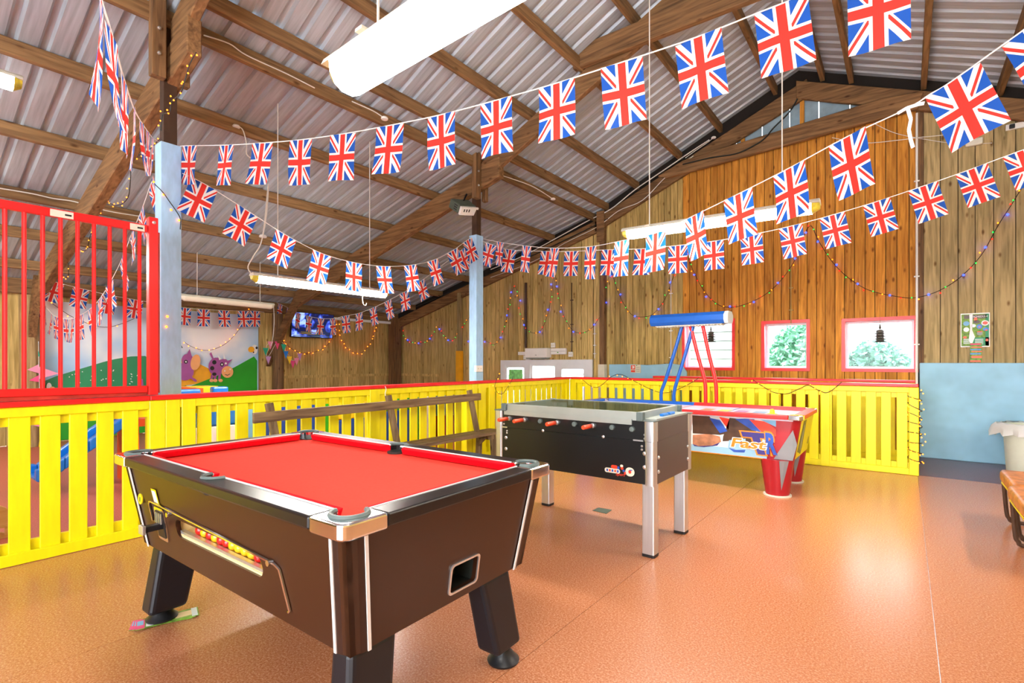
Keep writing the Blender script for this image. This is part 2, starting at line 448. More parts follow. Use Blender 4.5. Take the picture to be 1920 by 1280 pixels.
# ================================================================== FLOOR
fl = thing('floor', 'speckled orange vinyl floor of the games area', None, kind='structure')
seams = [XF, -2.9, -1.32, .115, 1.9, XR]
for a, b_ in zip(seams, seams[1:]):
    bx((a + .0015, YB, -.05), (b_ - .0015, 7.44, 0)).build('floor_sheet', 'floor_vinyl', fl)
bx((.02, 7.443, -.05), (XR, G, 0)).build('floor_sheet', 'floor_plum', fl)
bx((XF, 7.443, -.05), (.017, G, 0)).build('floor_sheet', 'floor_vinyl', fl)
bx((XW, YB, -.05), (XF - .0015, G, 0)).build('floor_sheet', 'floor_play', fl)

# ================================================================== ROOF
ce = thing('ceiling', 'corrugated metal barn roof on timber purlins and rafters', None, kind='structure')
def sheet(x0, z0, x1, z1, y0, y1, name='roof_sheet'):
    n = 5; p = (y1 - y0) / n; prof = []
    for i in range(n):
        a = y0 + i * p
        prof += [(a, 0), (a + p * .60, 0), (a + p * .70, .032), (a + p * .90, .032)]
    prof.append((y1, 0)); vs = []; fs = []
    for y, h in prof: vs += [(x0, y, z0 + h), (x1, y, z1 + h)]
    for i in range(len(prof) - 1): fs.append((2 * i, 2 * i + 1, 2 * i + 3, 2 * i + 2))
    return MB().add(vs, fs).build(name, 'roof_steel', ce)
ys = [YB + i * 1.0 for i in range(14)] + [G + .1]
for a, b_ in zip(ys, ys[1:]):
    sheet(-4.62, nave(-4.62), RIDX, RIDZ, a, b_ + .004)
    sheet(RIDX, RIDZ, XR + .1, nave(XR + .1), a, b_ + .004)
    sheet(XW - .15, lean(XW - .15), -4.58, lean(-4.58), a, b_ + .004)
bx((RIDX - .16, YB, RIDZ + .0), (RIDX + .16, G, RIDZ + .06)).build('ridge_cap', 'roof_steel', ce)
PUR = [(-1.62, 0), (-2.45, 0), (-3.13, 0), (-3.93, 0), (-4.556, 0), (-.98, 0), (-.62, 0), (.2, 0), (.95, 0), (1.75, 0), (2.6, 0),
       (-4.83, 1), (-5.79, 1), (-6.915, 1), (-8.12, 1), (-9.1, 1), (-10.1, 1), (-10.8, 1)]
for i, (x, k) in enumerate(PUR):
    z = roofz(x) if not k else lean(x)
    w = .062; h = .135
    MB().box((x - w / 2, YB, z - .005 - h), (x + w / 2, G - .02, z - .005)).build('purlin', 'timber_y', ce, bevel=.006, seg=1)
# main frames over the posts
for yf, dz in ((1.62, -.14), (5.46, 0), (-2.3, 0)):
    f = MB(); t = 0.055
    x0, x1 = -9.75, -4.42
    def lr(x): return lean(x) - .16 + dz
    f.hexa([(x0, yf - t, lr(x0) - .30), (x1, yf - t, lr(x1) - .30), (x1, yf + t, lr(x1) - .30), (x0, yf + t, lr(x0) - .30),
            (x0, yf - t, lr(x0)), (x1, yf - t, lr(x1)), (x1, yf + t, lr(x1)), (x0, yf + t, lr(x0))])
    f.build('rafter', 'timber_x', ce, bevel=.01, seg=1)
    for sgn in (-1, 1):
        x0 = RIDX; x1 = RIDX + sgn * 3.5; f = MB()
        q = [(x0, nave(x0) - .43), (x1, nave(x1) - .43), (x1, nave(x1) - .15), (x0, nave(x0) - .15)]
        f.prism([(x, yf - .04, z) for x, z in q], (0, .08, 0)).build('rafter', 'timber_x', ce, bevel=.008, seg=1)
    f = MB(); f.prism([(-3.2, yf - .13, 4.86), (.62, yf - .13, 4.80), (.62, yf - .13, 5.03), (-3.2, yf - .13, 5.12)], (0, .08, 0))
    f.build('collar_beam', 'timber_x', ce, bevel=.008, seg=1)
    if yf > 0:
        q0, q1 = (py(560, 556, yf), py(492, 700, yf)) if yf > 5 else (py(72, 520, yf), py(50, 700, yf))
        MB().bar(q0, q1, .09, .16).build('knee_brace', 'timber_x', ce)
# gable frame
yg = G - .09
f = MB(); f.prism([(RIDX + .12, yg, nave(RIDX) - .20), (-4.8, yg, nave(-4.8) - .19), (-4.8, yg, nave(-4.8) - .43), (RIDX + .12, yg, nave(RIDX) - .47)], (0, .07, 0))
f.build('rafter', 'timber_x', ce, bevel=.008, seg=1)
f = MB(); f.prism([(RIDX - .02, yg - .02, nave(RIDX) - .19), (2.6, yg - .02, nave(2.6) - .16), (2.6, yg - .02, nave(2.6) - .42), (RIDX - .02, yg - .02, nave(RIDX) - .46)], (0, .07, 0))
f.build('rafter', 'timber_x', ce, bevel=.008, seg=1)
f = MB(); f.prism([(-3.35, yg - .07, 4.55), (.14, yg - .07, 4.72), (.20, yg - .07, 4.93), (-.25, yg - .07, 4.98), (-3.05, yg - .07, 4.79), (-3.5, yg - .07, 4.62)], (0, .08, 0))
f.build('collar_beam', 'timber_x', ce, bevel=.01, seg=1)
f = MB(); f.prism([(XW, yg, lean(XW) - .17), (-4.7, yg, lean(-4.7) - .16), (-4.7, yg, lean(-4.7) - .40), (XW, yg, lean(XW) - .42)], (0, .07, 0))
f.build('rafter', 'timber_x', ce, bevel=.008, seg=1)
for x, z in ((-2.1, 5.0), (-1.25, 5.1)):
    bx((x - .03, G - .04, 4.72), (x + .03, G - .01, z + .22)).build('gable_stud', 'plank_orange', ce)
MB().box((XW + .05, YB, 2.36), (XW + .16, G - .02, 2.52)).build('eaves_beam', 'timber_y', ce)
bx((XW + .16, 6.2, 2.30), (XW + .19, G - .05, 2.36)).build('eaves_strip', 'white_plastic', ce)

# ================================================================== GABLE WALL
WIN = [(-3.075, -2.265, 1.19, 1.985), (-1.794, -1.182, 1.19, 1.917), (-.708, .111, 1.19, 1.90)]
DOOR = (-7.22, -4.88, 0.0, 1.335)
TRANS = (-3.0, .15)
wg = thing('wall_back', 'gable wall of upright timber boards with three red windows', None, kind='structure')
holes = WIN + [DOOR]
# added dark sheet blocking light behind the boards, left open at windows and door
xs = sorted({XW, XR, RIDX, -4.7} | {h[0] for h in holes} | {h[1] for h in holes} | {TRANS[0], TRANS[1]})
sh = MB()
for a, b_ in zip(xs, xs[1:]):
    m_ = (a + b_) / 2; cuts = [(h[2], h[3]) for h in holes if h[0] < m_ < h[1]]
    z = 0.0
    for c0, c1 in sorted(cuts):
        if c0 > z: sh.box((a, G + .025, z), (b_, G + .06, c0))
        z = c1
    ta, tb = roofz(a + 1e-4), roofz(b_ - 1e-4)
    if TRANS[0] <= m_ <= TRANS[1]: ta, tb = min(4.78, ta), min(4.78, tb)
    sh.hexa([(a, G + .025, z), (b_, G + .025, z), (b_, G + .06, z), (a, G + .06, z), (a, G + .025, ta), (b_, G + .025, tb), (b_, G + .06, tb), (a, G + .06, ta)])
sh.build('light_block', 'dark_gap', wg)
# translucent sheets in the apex
m = mat('skylight', '#8fa3ad', .4, var=.15); m.node_tree.nodes['Principled BSDF'].inputs['Transmission Weight'].default_value = .12
for i in range(8):
    a = TRANS[0] + i * (TRANS[1] - TRANS[0]) / 8; b_ = a + (TRANS[1] - TRANS[0]) / 8 - .008
    MB().hexa([(a, G + .03, 4.70), (b_, G + .03, 4.70), (b_, G + .045, 4.70), (a, G + .045, 4.70), (a, G + .03, nave(a) - .05), (b_, G + .03, nave(b_) - .05), (b_, G + .045, nave(b_) - .05), (a, G + .045, nave(a) - .05)]).build('apex_panel', 'skylight', wg)
for x0, x1 in ((XW, -4.62), (-4.62, RIDX), (RIDX, XR)):      # added dark strip blocking the light leak between rafters and roof sheets
    e = 1e-3; MB().hexa([(x0, G - .01, roofz(x0 + e) - .33), (x1, G - .01, roofz(x1 - e) - .33), (x1, G + .02, roofz(x1 - e) - .33), (x0, G + .02, roofz(x0 + e) - .33), (x0, G - .01, roofz(x0 + e) + .05), (x1, G - .01, roofz(x1 - e) + .05), (x1, G + .02, roofz(x1 - e) + .05), (x0, G + .02, roofz(x0 + e) + .05)]).build('leak_block', 'dark_gap', wg)
def planks(x0, x1, w, matn, ztop, zbot=0.0, yoff=0, jitter=.004):
    x = x0
    while x < x1 - .02:
        ww = w * random.uniform(.9, 1.1); e = min(x + ww, x1)
        if x1 - e < w * .35: e = x1
        yy = G + yoff + random.uniform(-jitter, jitter)
        cols = sorted({x, e} | {h[k] for h in holes for k in (0, 1) if x < h[k] < e})
        for a, b_ in zip(cols, cols[1:]):
            mid = (a + b_) / 2; ga = .0042 if a == x else 0; gb = .0042 if b_ == e else 0
            segs = []; z = zbot(mid) if callable(zbot) else zbot
            for c0, c1 in sorted((h[2], h[3]) for h in holes if h[0] < mid < h[1]):
                if c0 - z > .01: segs.append((z, c0))
                z = c1
            zt = ztop(mid)
            if zt > z + .02: segs.append((z, zt))
            for s0, s1 in segs:
                MB().box((a + ga, yy, s0), (b_ - gb, yy + .02, s1)).build('plank', matn, wg)
        x = e
planks(-3.10, .125, .122, 'plank_orange', lambda x: min(nave(x) - .1, 4.77))
planks(-4.52, -3.10, .12, 'plank_tan', lambda x: nave(x) - .1, zbot=lambda x: 1.245)
planks(XW, -4.52, .135, 'plank_dark', lambda x: roofz(x) - .12)
planks(.20, XR, .185, 'plank_grey', lambda x: nave(x) - .1, zbot=1.28)
bx((.125, G - .02, 1.2), (.20, G + .02, nave(.16) - .2)).build('corner_board', 'timber_z', wg)
# painted lower walls
lw = MB(); lw.box((.157, G - .06, 0), (XR, G + .02, 1.285)); o = lw.build('wall_lower_right', 'blue_wall', None, bevel=.012); tag(o, 'pale blue rough plastered low wall', kind='structure')
poly = [(-4.52, 0), (-3.06, 0), (-3.02, 1.12), (-3.10, 1.24), (-3.3, 1.27), (-3.75, 1.24), (-4.1, 1.255), (-4.52, 1.25)]
o = MB().prism([(x, G - .03, z) for x, z in poly], (0, .05, 0)).build('wall_lower_mid', 'blue_wall', None, bevel=.008); tag(o, 'pale blue low wall patch with ragged top', kind='structure')
# steel stanchion on the gable
o = thing('steel_stanchion', 'dark steel stanchion standing against the gable boards left of the red windows', 'post', (-4.62, G - .08, 0))
bx((-4.675, G - .13, 1.25), (-4.575, G - .03, 4.0)).build('shaft', 'timber_z', o)
bx((-4.70, G - .14, 0), (-4.56, G - .03, 1.25)).build('base_casing', 'off_white', o)
bx((-4.72, G - .16, 3.62), (-4.56, G - .10, 4.2)).build('head_block', 'timber_x', o)

# windows
def frame4(x0, x1, z0, z1, t, y0, y1, tb_=None, mb=None):
    mb = mb or MB(); tb_ = tb_ or t
    mb.box((x0, y0, z0), (x0 + t, y1, z1)); mb.box((x1 - t, y0, z0), (x1, y1, z1))
    mb.box((x0 + t, y0, z0), (x1 - t, y1, z0 + tb_)); mb.box((x0 + t, y0, z1 - t), (x1 - t, y1, z1)); return mb
for i, (x0, x1, z0, z1) in enumerate(WIN):
    w = thing(f'window_{i+1}', ['left square window with red frame behind the hockey table light', 'middle small square window with red frame', 'right wide window with red frame beside the blue wall'][i], None, (x0, G, z0), kind='structure')
    frame4(x0 - .035, x1 + .035, z0 - .035, z1 + .035, .047, G - .015, G + .05).build('window_frame', 'red_paint', w)
    frame4(x0 - .01, x1 + .01, z0 - .01, z1 + .01, .0125, G + .0505, G + .20).build('reveal', 'pink', w)
    frame4(x0 + .003, x1 - .003, z0 + .003, z1 - .003, .037, G + .16, G + .19).build('sash', 'pvc_white', w)
    bx((x0 + .02, G + .172, z0 + .02), (x1 - .02, G + .177, z1 - .02)).build('pane', 'window_glass', w)
# white double doors / glazed unit
d = thing('door_1', 'white plastic glazed door unit behind the yellow fence corner', None, (DOOR[0], G, 0), kind='structure')
fr = MB()
fr.box((-7.22, G - .03, 0), (-7.10, G + .06, 1.335)); fr.box((-7.10, G - .03, 1.22), (-6.52, G + .06, 1.335)); fr.box((-6.52, G - .04, 0), (-6.40, G + .06, 1.345))
fr.box((-6.40, G - .04, 1.26), (-4.98, G + .06, 1.345)); fr.box((-4.98, G - .04, 0), (-4.88, G + .06, 1.345))
fr.build('door_frame', 'pvc_white', d)
for x0, x1, zt in ((-7.10, -6.52, 1.22), (-6.40, -5.722, 1.26), (-5.72, -4.98, 1.26)):
    t = .11 if x0 > -6 else .05
    frame4(x0, x1, .002, zt, t, G - .015, G + .04, .25).build('door_leaf', 'pvc_white', d)
    bx((x0 + t, G + .012, .252), (x1 - t, G + .018, zt - t)).build('pane', 'window_glass', d)
mat('pic_green', '#8cf08a', .5, var=.3, scale=14)
bx((-7.0, G - .006, .82), (-6.62, G + .0, 1.13)).build('green_picture', 'pic_green', d)

# ================================================================== SIDE WALLS
wl = thing('wall_left', 'far side wall of upright timber boards', None, kind='structure')
bx((XW - .05, YB, 0), (XW - .02, G + .05, lean(XW))).build('light_block', 'dark_gap', wl)  # added dark sheet, keeps light out of the plank gaps
y = 0.2
while y < G:
    e = min(y + random.uniform(.13, .17), G); xx = XW + random.uniform(-.004, .004)
    bx((xx - .02, y + .003, 0), (xx, e - .003, lean(XW) - .04)).build('plank', 'plank_dark', wl); y = e
bx((XW, 5.7, .93), (XW + .04, G - .05, .99)).build('wall_rail', 'plank_dark', wl)
bx((XW - .02, YB, 0), (XW, .2, lean(XW))).build('boarding', 'plank_dark', wl)
wf = MB()  # unseen end wall, added to cut the sky light from behind
DX0, DX1, DZ = -3.4, 2.6, 3.3
for a, b_ in ((XW, DX0), (DX1, XR)): wf.hexa([(a, YB, 0), (b_, YB, 0), (b_, YB + .05, 0), (a, YB + .05, 0), (a, YB, roofz(a) - .02), (b_, YB, roofz(b_) - .02), (b_, YB + .05, roofz(b_) - .02), (a, YB + .05, roofz(a) - .02)])
for a, b_ in ((DX0, RIDX), (RIDX, DX1)): wf.hexa([(a, YB, DZ), (b_, YB, DZ), (b_, YB + .05, DZ), (a, YB + .05, DZ), (a, YB, nave(a) - .02), (b_, YB, nave(b_) - .02), (b_, YB + .05, nave(b_) - .02), (a, YB + .05, nave(a) - .02)])
tag(wf.build('wall_front', 'plank_tan'), 'added unseen boarded end wall with a wide opening for sky light', kind='structure')
wr = bx((XR, YB, 0), (XR + .05, G + .1, nave(XR) - .02)).build('wall_right', 'plank_tan'); tag(wr, 'added unseen boarded wall on the near right side for light bounce', kind='structure')  # out of view, added only to bounce light
bx((-9.2, G - .05, .93), (XW + .1, G - .005, .99)).build('wall_rail', 'plank_dark', wg)

# ================================================================== OUTSIDE
o = bx((-40, G + .1, -.4), (30, 60, -.3)).build('ground', 'grass'); tag(o, 'grass outside the windows', kind='structure')
ob = thing('outbuilding', 'white weatherboarded building seen through the left windows', 'building', (-5.5, 12.4, -.3))
for i in range(14):
    z = -.3 + i * .21
    MB().hexa([(-9.2, 12.38, z), (-2.7, 12.38, z), (-2.7, 12.5, z), (-9.2, 12.5, z), (-9.2, 12.42, z + .20), (-2.7, 12.42, z + .20), (-2.7, 12.5, z + .20), (-9.2, 12.5, z + .20)]).build('weatherboard', 'board_white', ob)
MB().prism([(-9.4, 12.2, 2.64), (-2.62, 12.2, 2.64), (-2.62, 14, 3.6), (-9.4, 14, 3.6)], (0, 0, .08)).build('roof', 'roof_steel', ob)
bx((-2.75, 12.36, -.3), (-2.65, 12.46, 2.6)).build('corner_trim', 'board_white', ob)
bx((-9.2, 12.5, -.3), (-2.7, 15.4, 2.6)).build('rear_wall', 'board_white', ob)
o2 = thing('shed', 'white shed seen at the right of the wide window', 'building', (.95, 14, -.3))
bx((.5, 14, -.3), (3, 16, 1.75)).build('wall', 'board_white', o2)
MB().prism([(.4, 13.8, 1.75), (3.1, 13.8, 1.75), (3.1, 15, 2.35), (.4, 15, 2.35)], (0, 0, .06)).build('roof', 'board_white', o2)
def bush(label, c, r, n, matn):
    t = thing('shrub', label, 'shrub', (c[0], c[1], -.3), 'shrubs outside the windows')
    mb = MB()
    for i in range(n):
        a = random.uniform(0, 2 * PI); ph = math.acos(random.uniform(-.2, 1)); q = random.uniform(.75, 1.05)
        p = Vector((c[0] + r[0] * q * math.sin(ph) * math.cos(a), c[1] + r[1] * q * math.sin(ph) * math.sin(a), c[2] + r[2] * q * math.cos(ph)))
        d1 = Vector([random.uniform(-1, 1) for _ in range(3)]).normalized() * .06; d2 = d1.cross(Vector([random.uniform(-1, 1) for _ in range(3)])).normalized() * .035
        mb.add([p - d1, p + d2, p + d1, p - d2], [(0, 1, 2, 3)])
    q = mb.build('foliage', matn, t); q['kind'] = 'stuff'
    MB().tube([(c[0], c[1], -.3), (c[0], c[1], c[2])], [.09, .05]).build('stem', 'timber_z', t)
bush('tall leafy shrub outside the middle window', (-1.62, 11.6, .6), (.72, .8, 1.5), 6000, 'leaf_pale')
bush('low spreading shrub outside the wide window', (-.42, 11.4, .55), (.65, .7, 1.1), 6000, 'leaf_green')
bush('far pale shrub behind the low one outside the wide window', (.9, 12.8, .2), (.75, .6, 1.35), 4000, 'leaf_pale')

# ================================================================== BLUE POSTS
for yp, lab in ((1.59, 'pale blue painted post at the end of the red bar railing'), (5.45, 'pale blue painted post behind the far end of the bench')):
    t = thing('roof_post', lab, 'post', (XP, yp, 0), 'blue roof posts')
    top = 3.11
    bx((XP - .10, yp - .075, 0), (XP + .04, yp + .075, top)).build('casing', 'blue_post', t, bevel=.006)
    bx((XP - .07, yp - .05, top), (XP + .02, yp + .05, 4.15)).build('steel_shaft', 'steel_dark', t, bevel=.004)
    bx((XP + .03, yp - .16, 3.60), (XP + .11, yp - .055, 4.25)).build('cleat', 'timber_z', t, bevel=.008)
    bx((XP + .03, yp + .055, 3.60), (XP + .10, yp + .12, 4.2)).build('cleat', 'timber_z', t, bevel=.008)
    for z in (3.78, 3.98):
        MB().lathe((XP + .11, yp - .11, z), [(.014, 0), (.014, .012), (.006, .016)], 8, ax='X').build('bolt', 'alu', t)

# ================================================================== YELLOW FENCES
def fence(label, P, Q, nrm, y_from, y_to, pitch=.148, sw=.103, cap=True, back=False, posts=(), group='yellow slatted fences', capm='red_paint', h=1.045, slat_skip=None):
    """P,Q plan ends of the front face, nrm the direction the front faces."""
    P, Q, nrm = Vector((*P, 0)), Vector((*Q, 0)), Vector((*nrm, 0)); d = (Q - P); Ln = d.length; d.normalize()
    t = thing('slat_fence', label, 'fence', P, group)
    def blk(a, b_, z0, z1, o0, o1):
        q0, q1 = P + d * a, P + d * b_
        pts = [q0 + nrm * o0, q1 + nrm * o0, q1 + nrm * o1, q0 + nrm * o1]
        return MB().hexa([(p.x, p.y, z0) for p in pts] + [(p.x, p.y, z1) for p in pts])
    blk(0, Ln, h - .10, h - .035, -.018, 0).build('top_board', 'yellow', t, bevel=.004, seg=1)
    blk(0, Ln, 0.002, .078, -.018, 0).build('bottom_board', 'yellow', t, bevel=.004, seg=1)
    blk(0, Ln, h - .16, h - .035, -.075, -.042).build('rail', 'yellow', t)
    blk(0, Ln, .05, .138, -.075, -.042).build('rail', 'yellow', t)
    if cap: blk(0, Ln, h - .034, h, -.105, .025).build('cap_rail', capm, t, bevel=.005, seg=1)
    n = max(1, int((y_to - y_from) / pitch)); me = None
    for i in range(n):
        a = y_from + i * pitch
        if slat_skip and slat_skip(a): continue
        blk(a, a + sw * random.uniform(.95, 1.05), .06, h - .085, -.042, -.0185).build('slat', 'yellow', t, bevel=.003, seg=1)
        if back: blk(a + pitch * .5, a + pitch * .5 + sw * .93, .06, h - .05, -.10, -.078).build('slat', 'yellow', t)
    for a, w in posts: blk(a, a + w, 0.001, h - .036, -.10, .004).build('fence_post', 'yellow', t, bevel=.005, seg=1)
    return t
fence('yellow slatted gate below the red bar railing', (XF, -1.2), (XF, 1.335), (1, 0), .0, 2.55, pitch=.1485, sw=.099)
fence('long yellow slatted fence behind the pool table and bench', (XF, 1.335), (XF, 5.03), (1, 0), .335, 3.46, posts=((0, .105), (.105, .1), (.215, .10), (1.98, .13), (3.48, .10), (3.59, .10)))
fence('short yellow slatted fence between the far blue post and the corner', (XF, 5.035), (XF, 7.365), (1, 0), .41, 2.25, pitch=.1415, sw=.104, posts=((.01, .15), (.22, .13), (2.22, .10)))
fence('yellow slatted fence in front of the gable with a wire of lights along its cap', (XF + .02, 7.38), (.122, 7.38), (0, -1), .10, 4.56, pitch=.1475, sw=.098, posts=((-.03, .12), (2.16, .11), (3.62, .10), (4.49, .09)))
fence('rear yellow slatted fence just under the windows', (-3.4, 8.32), (.105, 8.32), (0, -1), .05, 3.45, pitch=.15, sw=.10, posts=((0, .09), (3.41, .09)), h=1.06)

# ================================================================== RED BAR RAILING
t = thing('bar_railing', 'red painted steel bar railing bolted above the yellow gate', 'railing', (XF - .05, 1.3, 1.05))
xr = XF - .04
MB().bar((xr, -1.2, 2.29), (xr, 1.33, 2.30), .04, .055).build('top_rail', 'red_paint', t, bevel=.004)
MB().bar((xr, -1.2, 1.115), (xr, 1.33, 1.095), .045, .05).build('bottom_rail', 'red_paint', t, bevel=.004)
MB().bar((xr - .02, -1.2, 1.062), (xr - .02, 1.33, 1.062), .045, .028).build('fixing_rail', 'red_worn', t)
yb = 1.284
while yb > -1.1:
    MB().tube([(xr, yb, 1.10), (xr, yb, 2.28)], .0125, 8).build('bar', 'red_paint', t, smooth=True); yb -= .0895
bx((xr - .03, 1.335, 1.05), (xr + .035, 1.395, 2.39)).build('end_post', 'red_paint', t, bevel=.005)
bx((xr - .10, 1.40, 1.06), (xr - .05, 1.43, 2.30)).build('back_strap', 'red_worn', t)
MB().lathe((xr + .035, 1.365, 2.35), [(.012, 0), (.012, .006), (.004, .01)], 8, ax='X').build('bolt', 'alu', t)
for a, b_ in ((.78, .90), (1.22, 1.31)):
    bx((xr + .02, a, 2.272), (xr + .0225, b_, 2.318)).build('sticker', 'off_white', t)
    bx((xr + .0226, b_ - .045, 2.288), (xr + .0228, b_ - .01, 2.300)).build('sticker_print', 'print_black', t)

# ================================================================== POOL TABLE
ox0, ox1, oy0, oy1 = -3.15, -1.245, .825, 1.935       # outside of rails
rw = .088; zt = .838; zb = .795
tx0, tx1, ty0, ty1 = ox0 + rw, ox1 - rw, oy0 + rw, oy1 - rw
pt = thing('pool_table', 'brown coin operated pool table with red cloth in the foreground', 'pool table', ((ox0 + ox1) / 2, (oy0 + oy1) / 2, 0))
BT, BB = .795, .39
tb = dict(x0=-3.112, x1=-1.285, y0=.865, y1=1.895); bb = dict(x0=-3.03, x1=-1.345, y0=.925, y1=1.835)
def body_pt(side, s, z, off=0):      # s runs along the side in metres, z is height; off outward
    k = (z - BB) / (BT - BB)
    L_ = {q: bb[q] + (tb[q] - bb[q]) * k for q in tb}
    if side == 'front': return Vector((s, L_['y0'] - off, z))
    if side == 'back': return Vector((s, L_['y1'] + off, z))
    if side == 'right': return Vector((L_['x1'] + off, s, z))
    return Vector((L_['x0'] - off, s, z))
def side_panel(side, hole, c):
    if side in ('front', 'back'): lo, hi = 'x0', 'x1'
    else: lo, hi = 'y0', 'y1'
    def lim(z):
        k = (z - BB) / (BT - BB); return bb[lo] + (tb[lo] - bb[lo]) * k, bb[hi] + (tb[hi] - bb[hi]) * k
    inw = {'front': (0, .02, 0), 'back': (0, -.02, 0), 'right': (-.02, 0, 0), 'left': (.02, 0, 0)}[side]
    mb = MB()
    if hole:
        x0, x1 = lim(BB)
        O = match_outer(hole, c, x0, x1, BB, BT); O2 = []
        for s, z in O:
            a, b_ = lim(z); u = (s - x0) / (x1 - x0); O2.append((a + (b_ - a) * u, z))
        mb.ring([body_pt(side, s, z) for s, z in hole], [body_pt(side, s, z) for s, z in O2], inw)
    else:
        a0, b0 = lim(BB); a1, b1 = lim(BT)
        mb.prism([body_pt(side, a0, BB), body_pt(side, b0, BB), body_pt(side, b1, BT), body_pt(side, a1, BT)], inw)
    return mb.build('side_panel', 'brown_lam', pt)
wx, wz, whx, whz = -2.20, .560, .378, .042
side_panel('front', rrect(wx, wz, whx, whz, .040, 5), (wx, wz))
side_panel('back', None, None); side_panel('left', None, None)
side_panel('right', rrect(1.43, .483, .075, .052, .014, 4), (1.43, .483))
es = MB()
es.box((tb['x0'] + .03, tb['y0'] - .012, BT - .006), (tb['x1'] - .03, tb['y0'] + .01, BT - .001)); es.box((tb['x1'] - .01, tb['y0'] + .03, BT - .006), (tb['x1'] + .012, tb['y1'] - .03, BT - .001))
es.build('edge_strip', 'tray_cream', pt)
bx((bb['x0'] + .01, bb['y0'] + .01, BB), (bb['x1'] - .01, bb['y1'] - .01, BB + .015)).build('base_board', 'brown_corner', pt)
for sx, sy in ((0, 0), (1, 0), (0, 1), (1, 1)):      # rounded corner posts with pale trim strips
    top = Vector((tb['x1' if sx else 'x0'], tb['y1' if sy else 'y0'], BT)); bot = Vector((bb['x1' if sx else 'x0'], bb['y1' if sy else 'y0'], BB - .004))
    dx, dy = (-1 if sx else 1), (-1 if sy else 1); r = .062
    rows = []
    for p in (bot, top):
        c = p + Vector((dx * r, dy * r, 0)); row = []
        for k in range(9):
            a = PI / 2 * k / 8; row.append(c + Vector((-dx * (r + .004) * math.cos(a), -dy * (r + .004) * math.sin(a), 0)))
        rows.append(row)
    mb = MB(); mb.add(rows[0] + rows[1], [(k, k + 1, 10 + k, 9 + k) for k in range(8)])
    cpost = mb.build('corner_post', 'brown_corner', pt, smooth=True)
    for k, dv in ((0, Vector((0, dy, 0))), (8, Vector((dx, 0, 0)))):
        out = Vector((-dx, 0, 0)) if k == 0 else Vector((0, -dy, 0))
        a, b_ = rows[0][k], rows[1][k]
        MB().prism([a, a + dv * .012, b_ + dv * .012, b_], out * .004).build('trim_strip', 'white_trim', cpost)
# rails
def rail_piece(poly, name, m_, bev=.006):
    o = MB().prism([(x, y_, zb) for x, y_ in poly], (0, 0, zt - zb)).build(name, m_, pt, bevel=bev); return o
CL = .165; ccx = (ox0 + ox1) / 2; MPH = .075; pr = .052
for (y_o, y_i) in ((oy0, ty0), (oy1, ty1)):
    sgn = 1 if y_i > y_o else -1
    P = [(ox0 + CL, y_o), (ox1 - CL, y_o), (ox1 - CL, y_i)] + [(ccx + pr * math.cos(a), y_i - sgn * pr * math.sin(a)) for a in [PI * k / 10 for k in range(11)]] + [(ox0 + CL, y_i)]
    rail_piece(P, 'rail', 'black_lam', .008)
    for xa, xb in ((ox0 + CL, ccx - pr), (ccx + pr, ox1 - CL)):
        MB().box((xa - .02, min(y_i, y_i + sgn * .006), zt - .006), (xb, max(y_i, y_i + sgn * .006), zt + .002)).build('inlay_strip', 'white_trim', pt)
    MB().tube([(ccx + (pr + .004) * math.cos(a), y_i - sgn * (pr + .004) * math.sin(a), zt + .001) for a in [PI * k / 12 for k in range(13)]], .0085, 6).build('pocket_rim', 'rubber', pt, smooth=True)
    MB().lathe((ccx, y_i, .772), [(pr, 0), (pr + .002, .035)], 14).build('pocket_cup', 'pocket_dark', pt, smooth=True)
for (x_o, x_i) in ((ox0, tx0), (ox1, tx1)):
    sgn = 1 if x_i > x_o else -1
    rail_piece([(x_o, oy0 + CL), (x_o, oy1 - CL), (x_i, oy1 - CL), (x_i, oy0 + CL)], 'rail', 'black_lam')
    MB().box((min(x_i, x_i + sgn * .006), oy0 + CL - .015, zt - .006), (max(x_i, x_i + sgn * .006), oy1 - CL + .015, zt + .002)).build('inlay_strip', 'white_trim', pt)
for sx, sy in ((0, 0), (1, 0), (0, 1), (1, 1)):
    cx, cy_ = (ox1 if sx else ox0), (oy1 if sy else oy0); dx, dy = (-1 if sx else 1), (-1 if sy else 1)
    R = .035
    loc = [(CL, 0)] + [(R - R * math.sin(a), R - R * math.cos(a)) for a in [PI / 2 * k / 6 for k in range(7)]] + [(0, CL), (rw, CL)]
    loc += [(rw + pr * math.cos(a), rw + pr * math.sin(a)) for a in [PI / 2 + (1.5 * PI) * k / 18 for k in range(19)]] + [(CL, rw)]
    P = [(cx + dx * a, cy_ + dy * b_) for a, b_ in loc]
    o = MB().prism([(x, y_, zb - .006) for x, y_ in P], (0, 0, zt - zb + .008)).build('corner_casting', 'chrome', pt, bevel=.008, seg=3); o['label'] = 'polished chrome corner casting'
    arc = [(rw + (pr + .004) * math.cos(a), rw + (pr + .004) * math.sin(a)) for a in [math.radians(100) + math.radians(250) * k / 16 for k in range(17)]]
    MB().tube([(cx + dx * a, cy_ + dy * b_, zt + .003) for a, b_ in arc], .009, 6).build('pocket_rim', 'rubber', pt, smooth=True)
    MB().lathe((cx + dx * rw, cy_ + dy * rw, .772), [(pr, 0), (pr + .002, .03)], 14).build('pocket_cup', 'pocket_dark', pt, smooth=True)
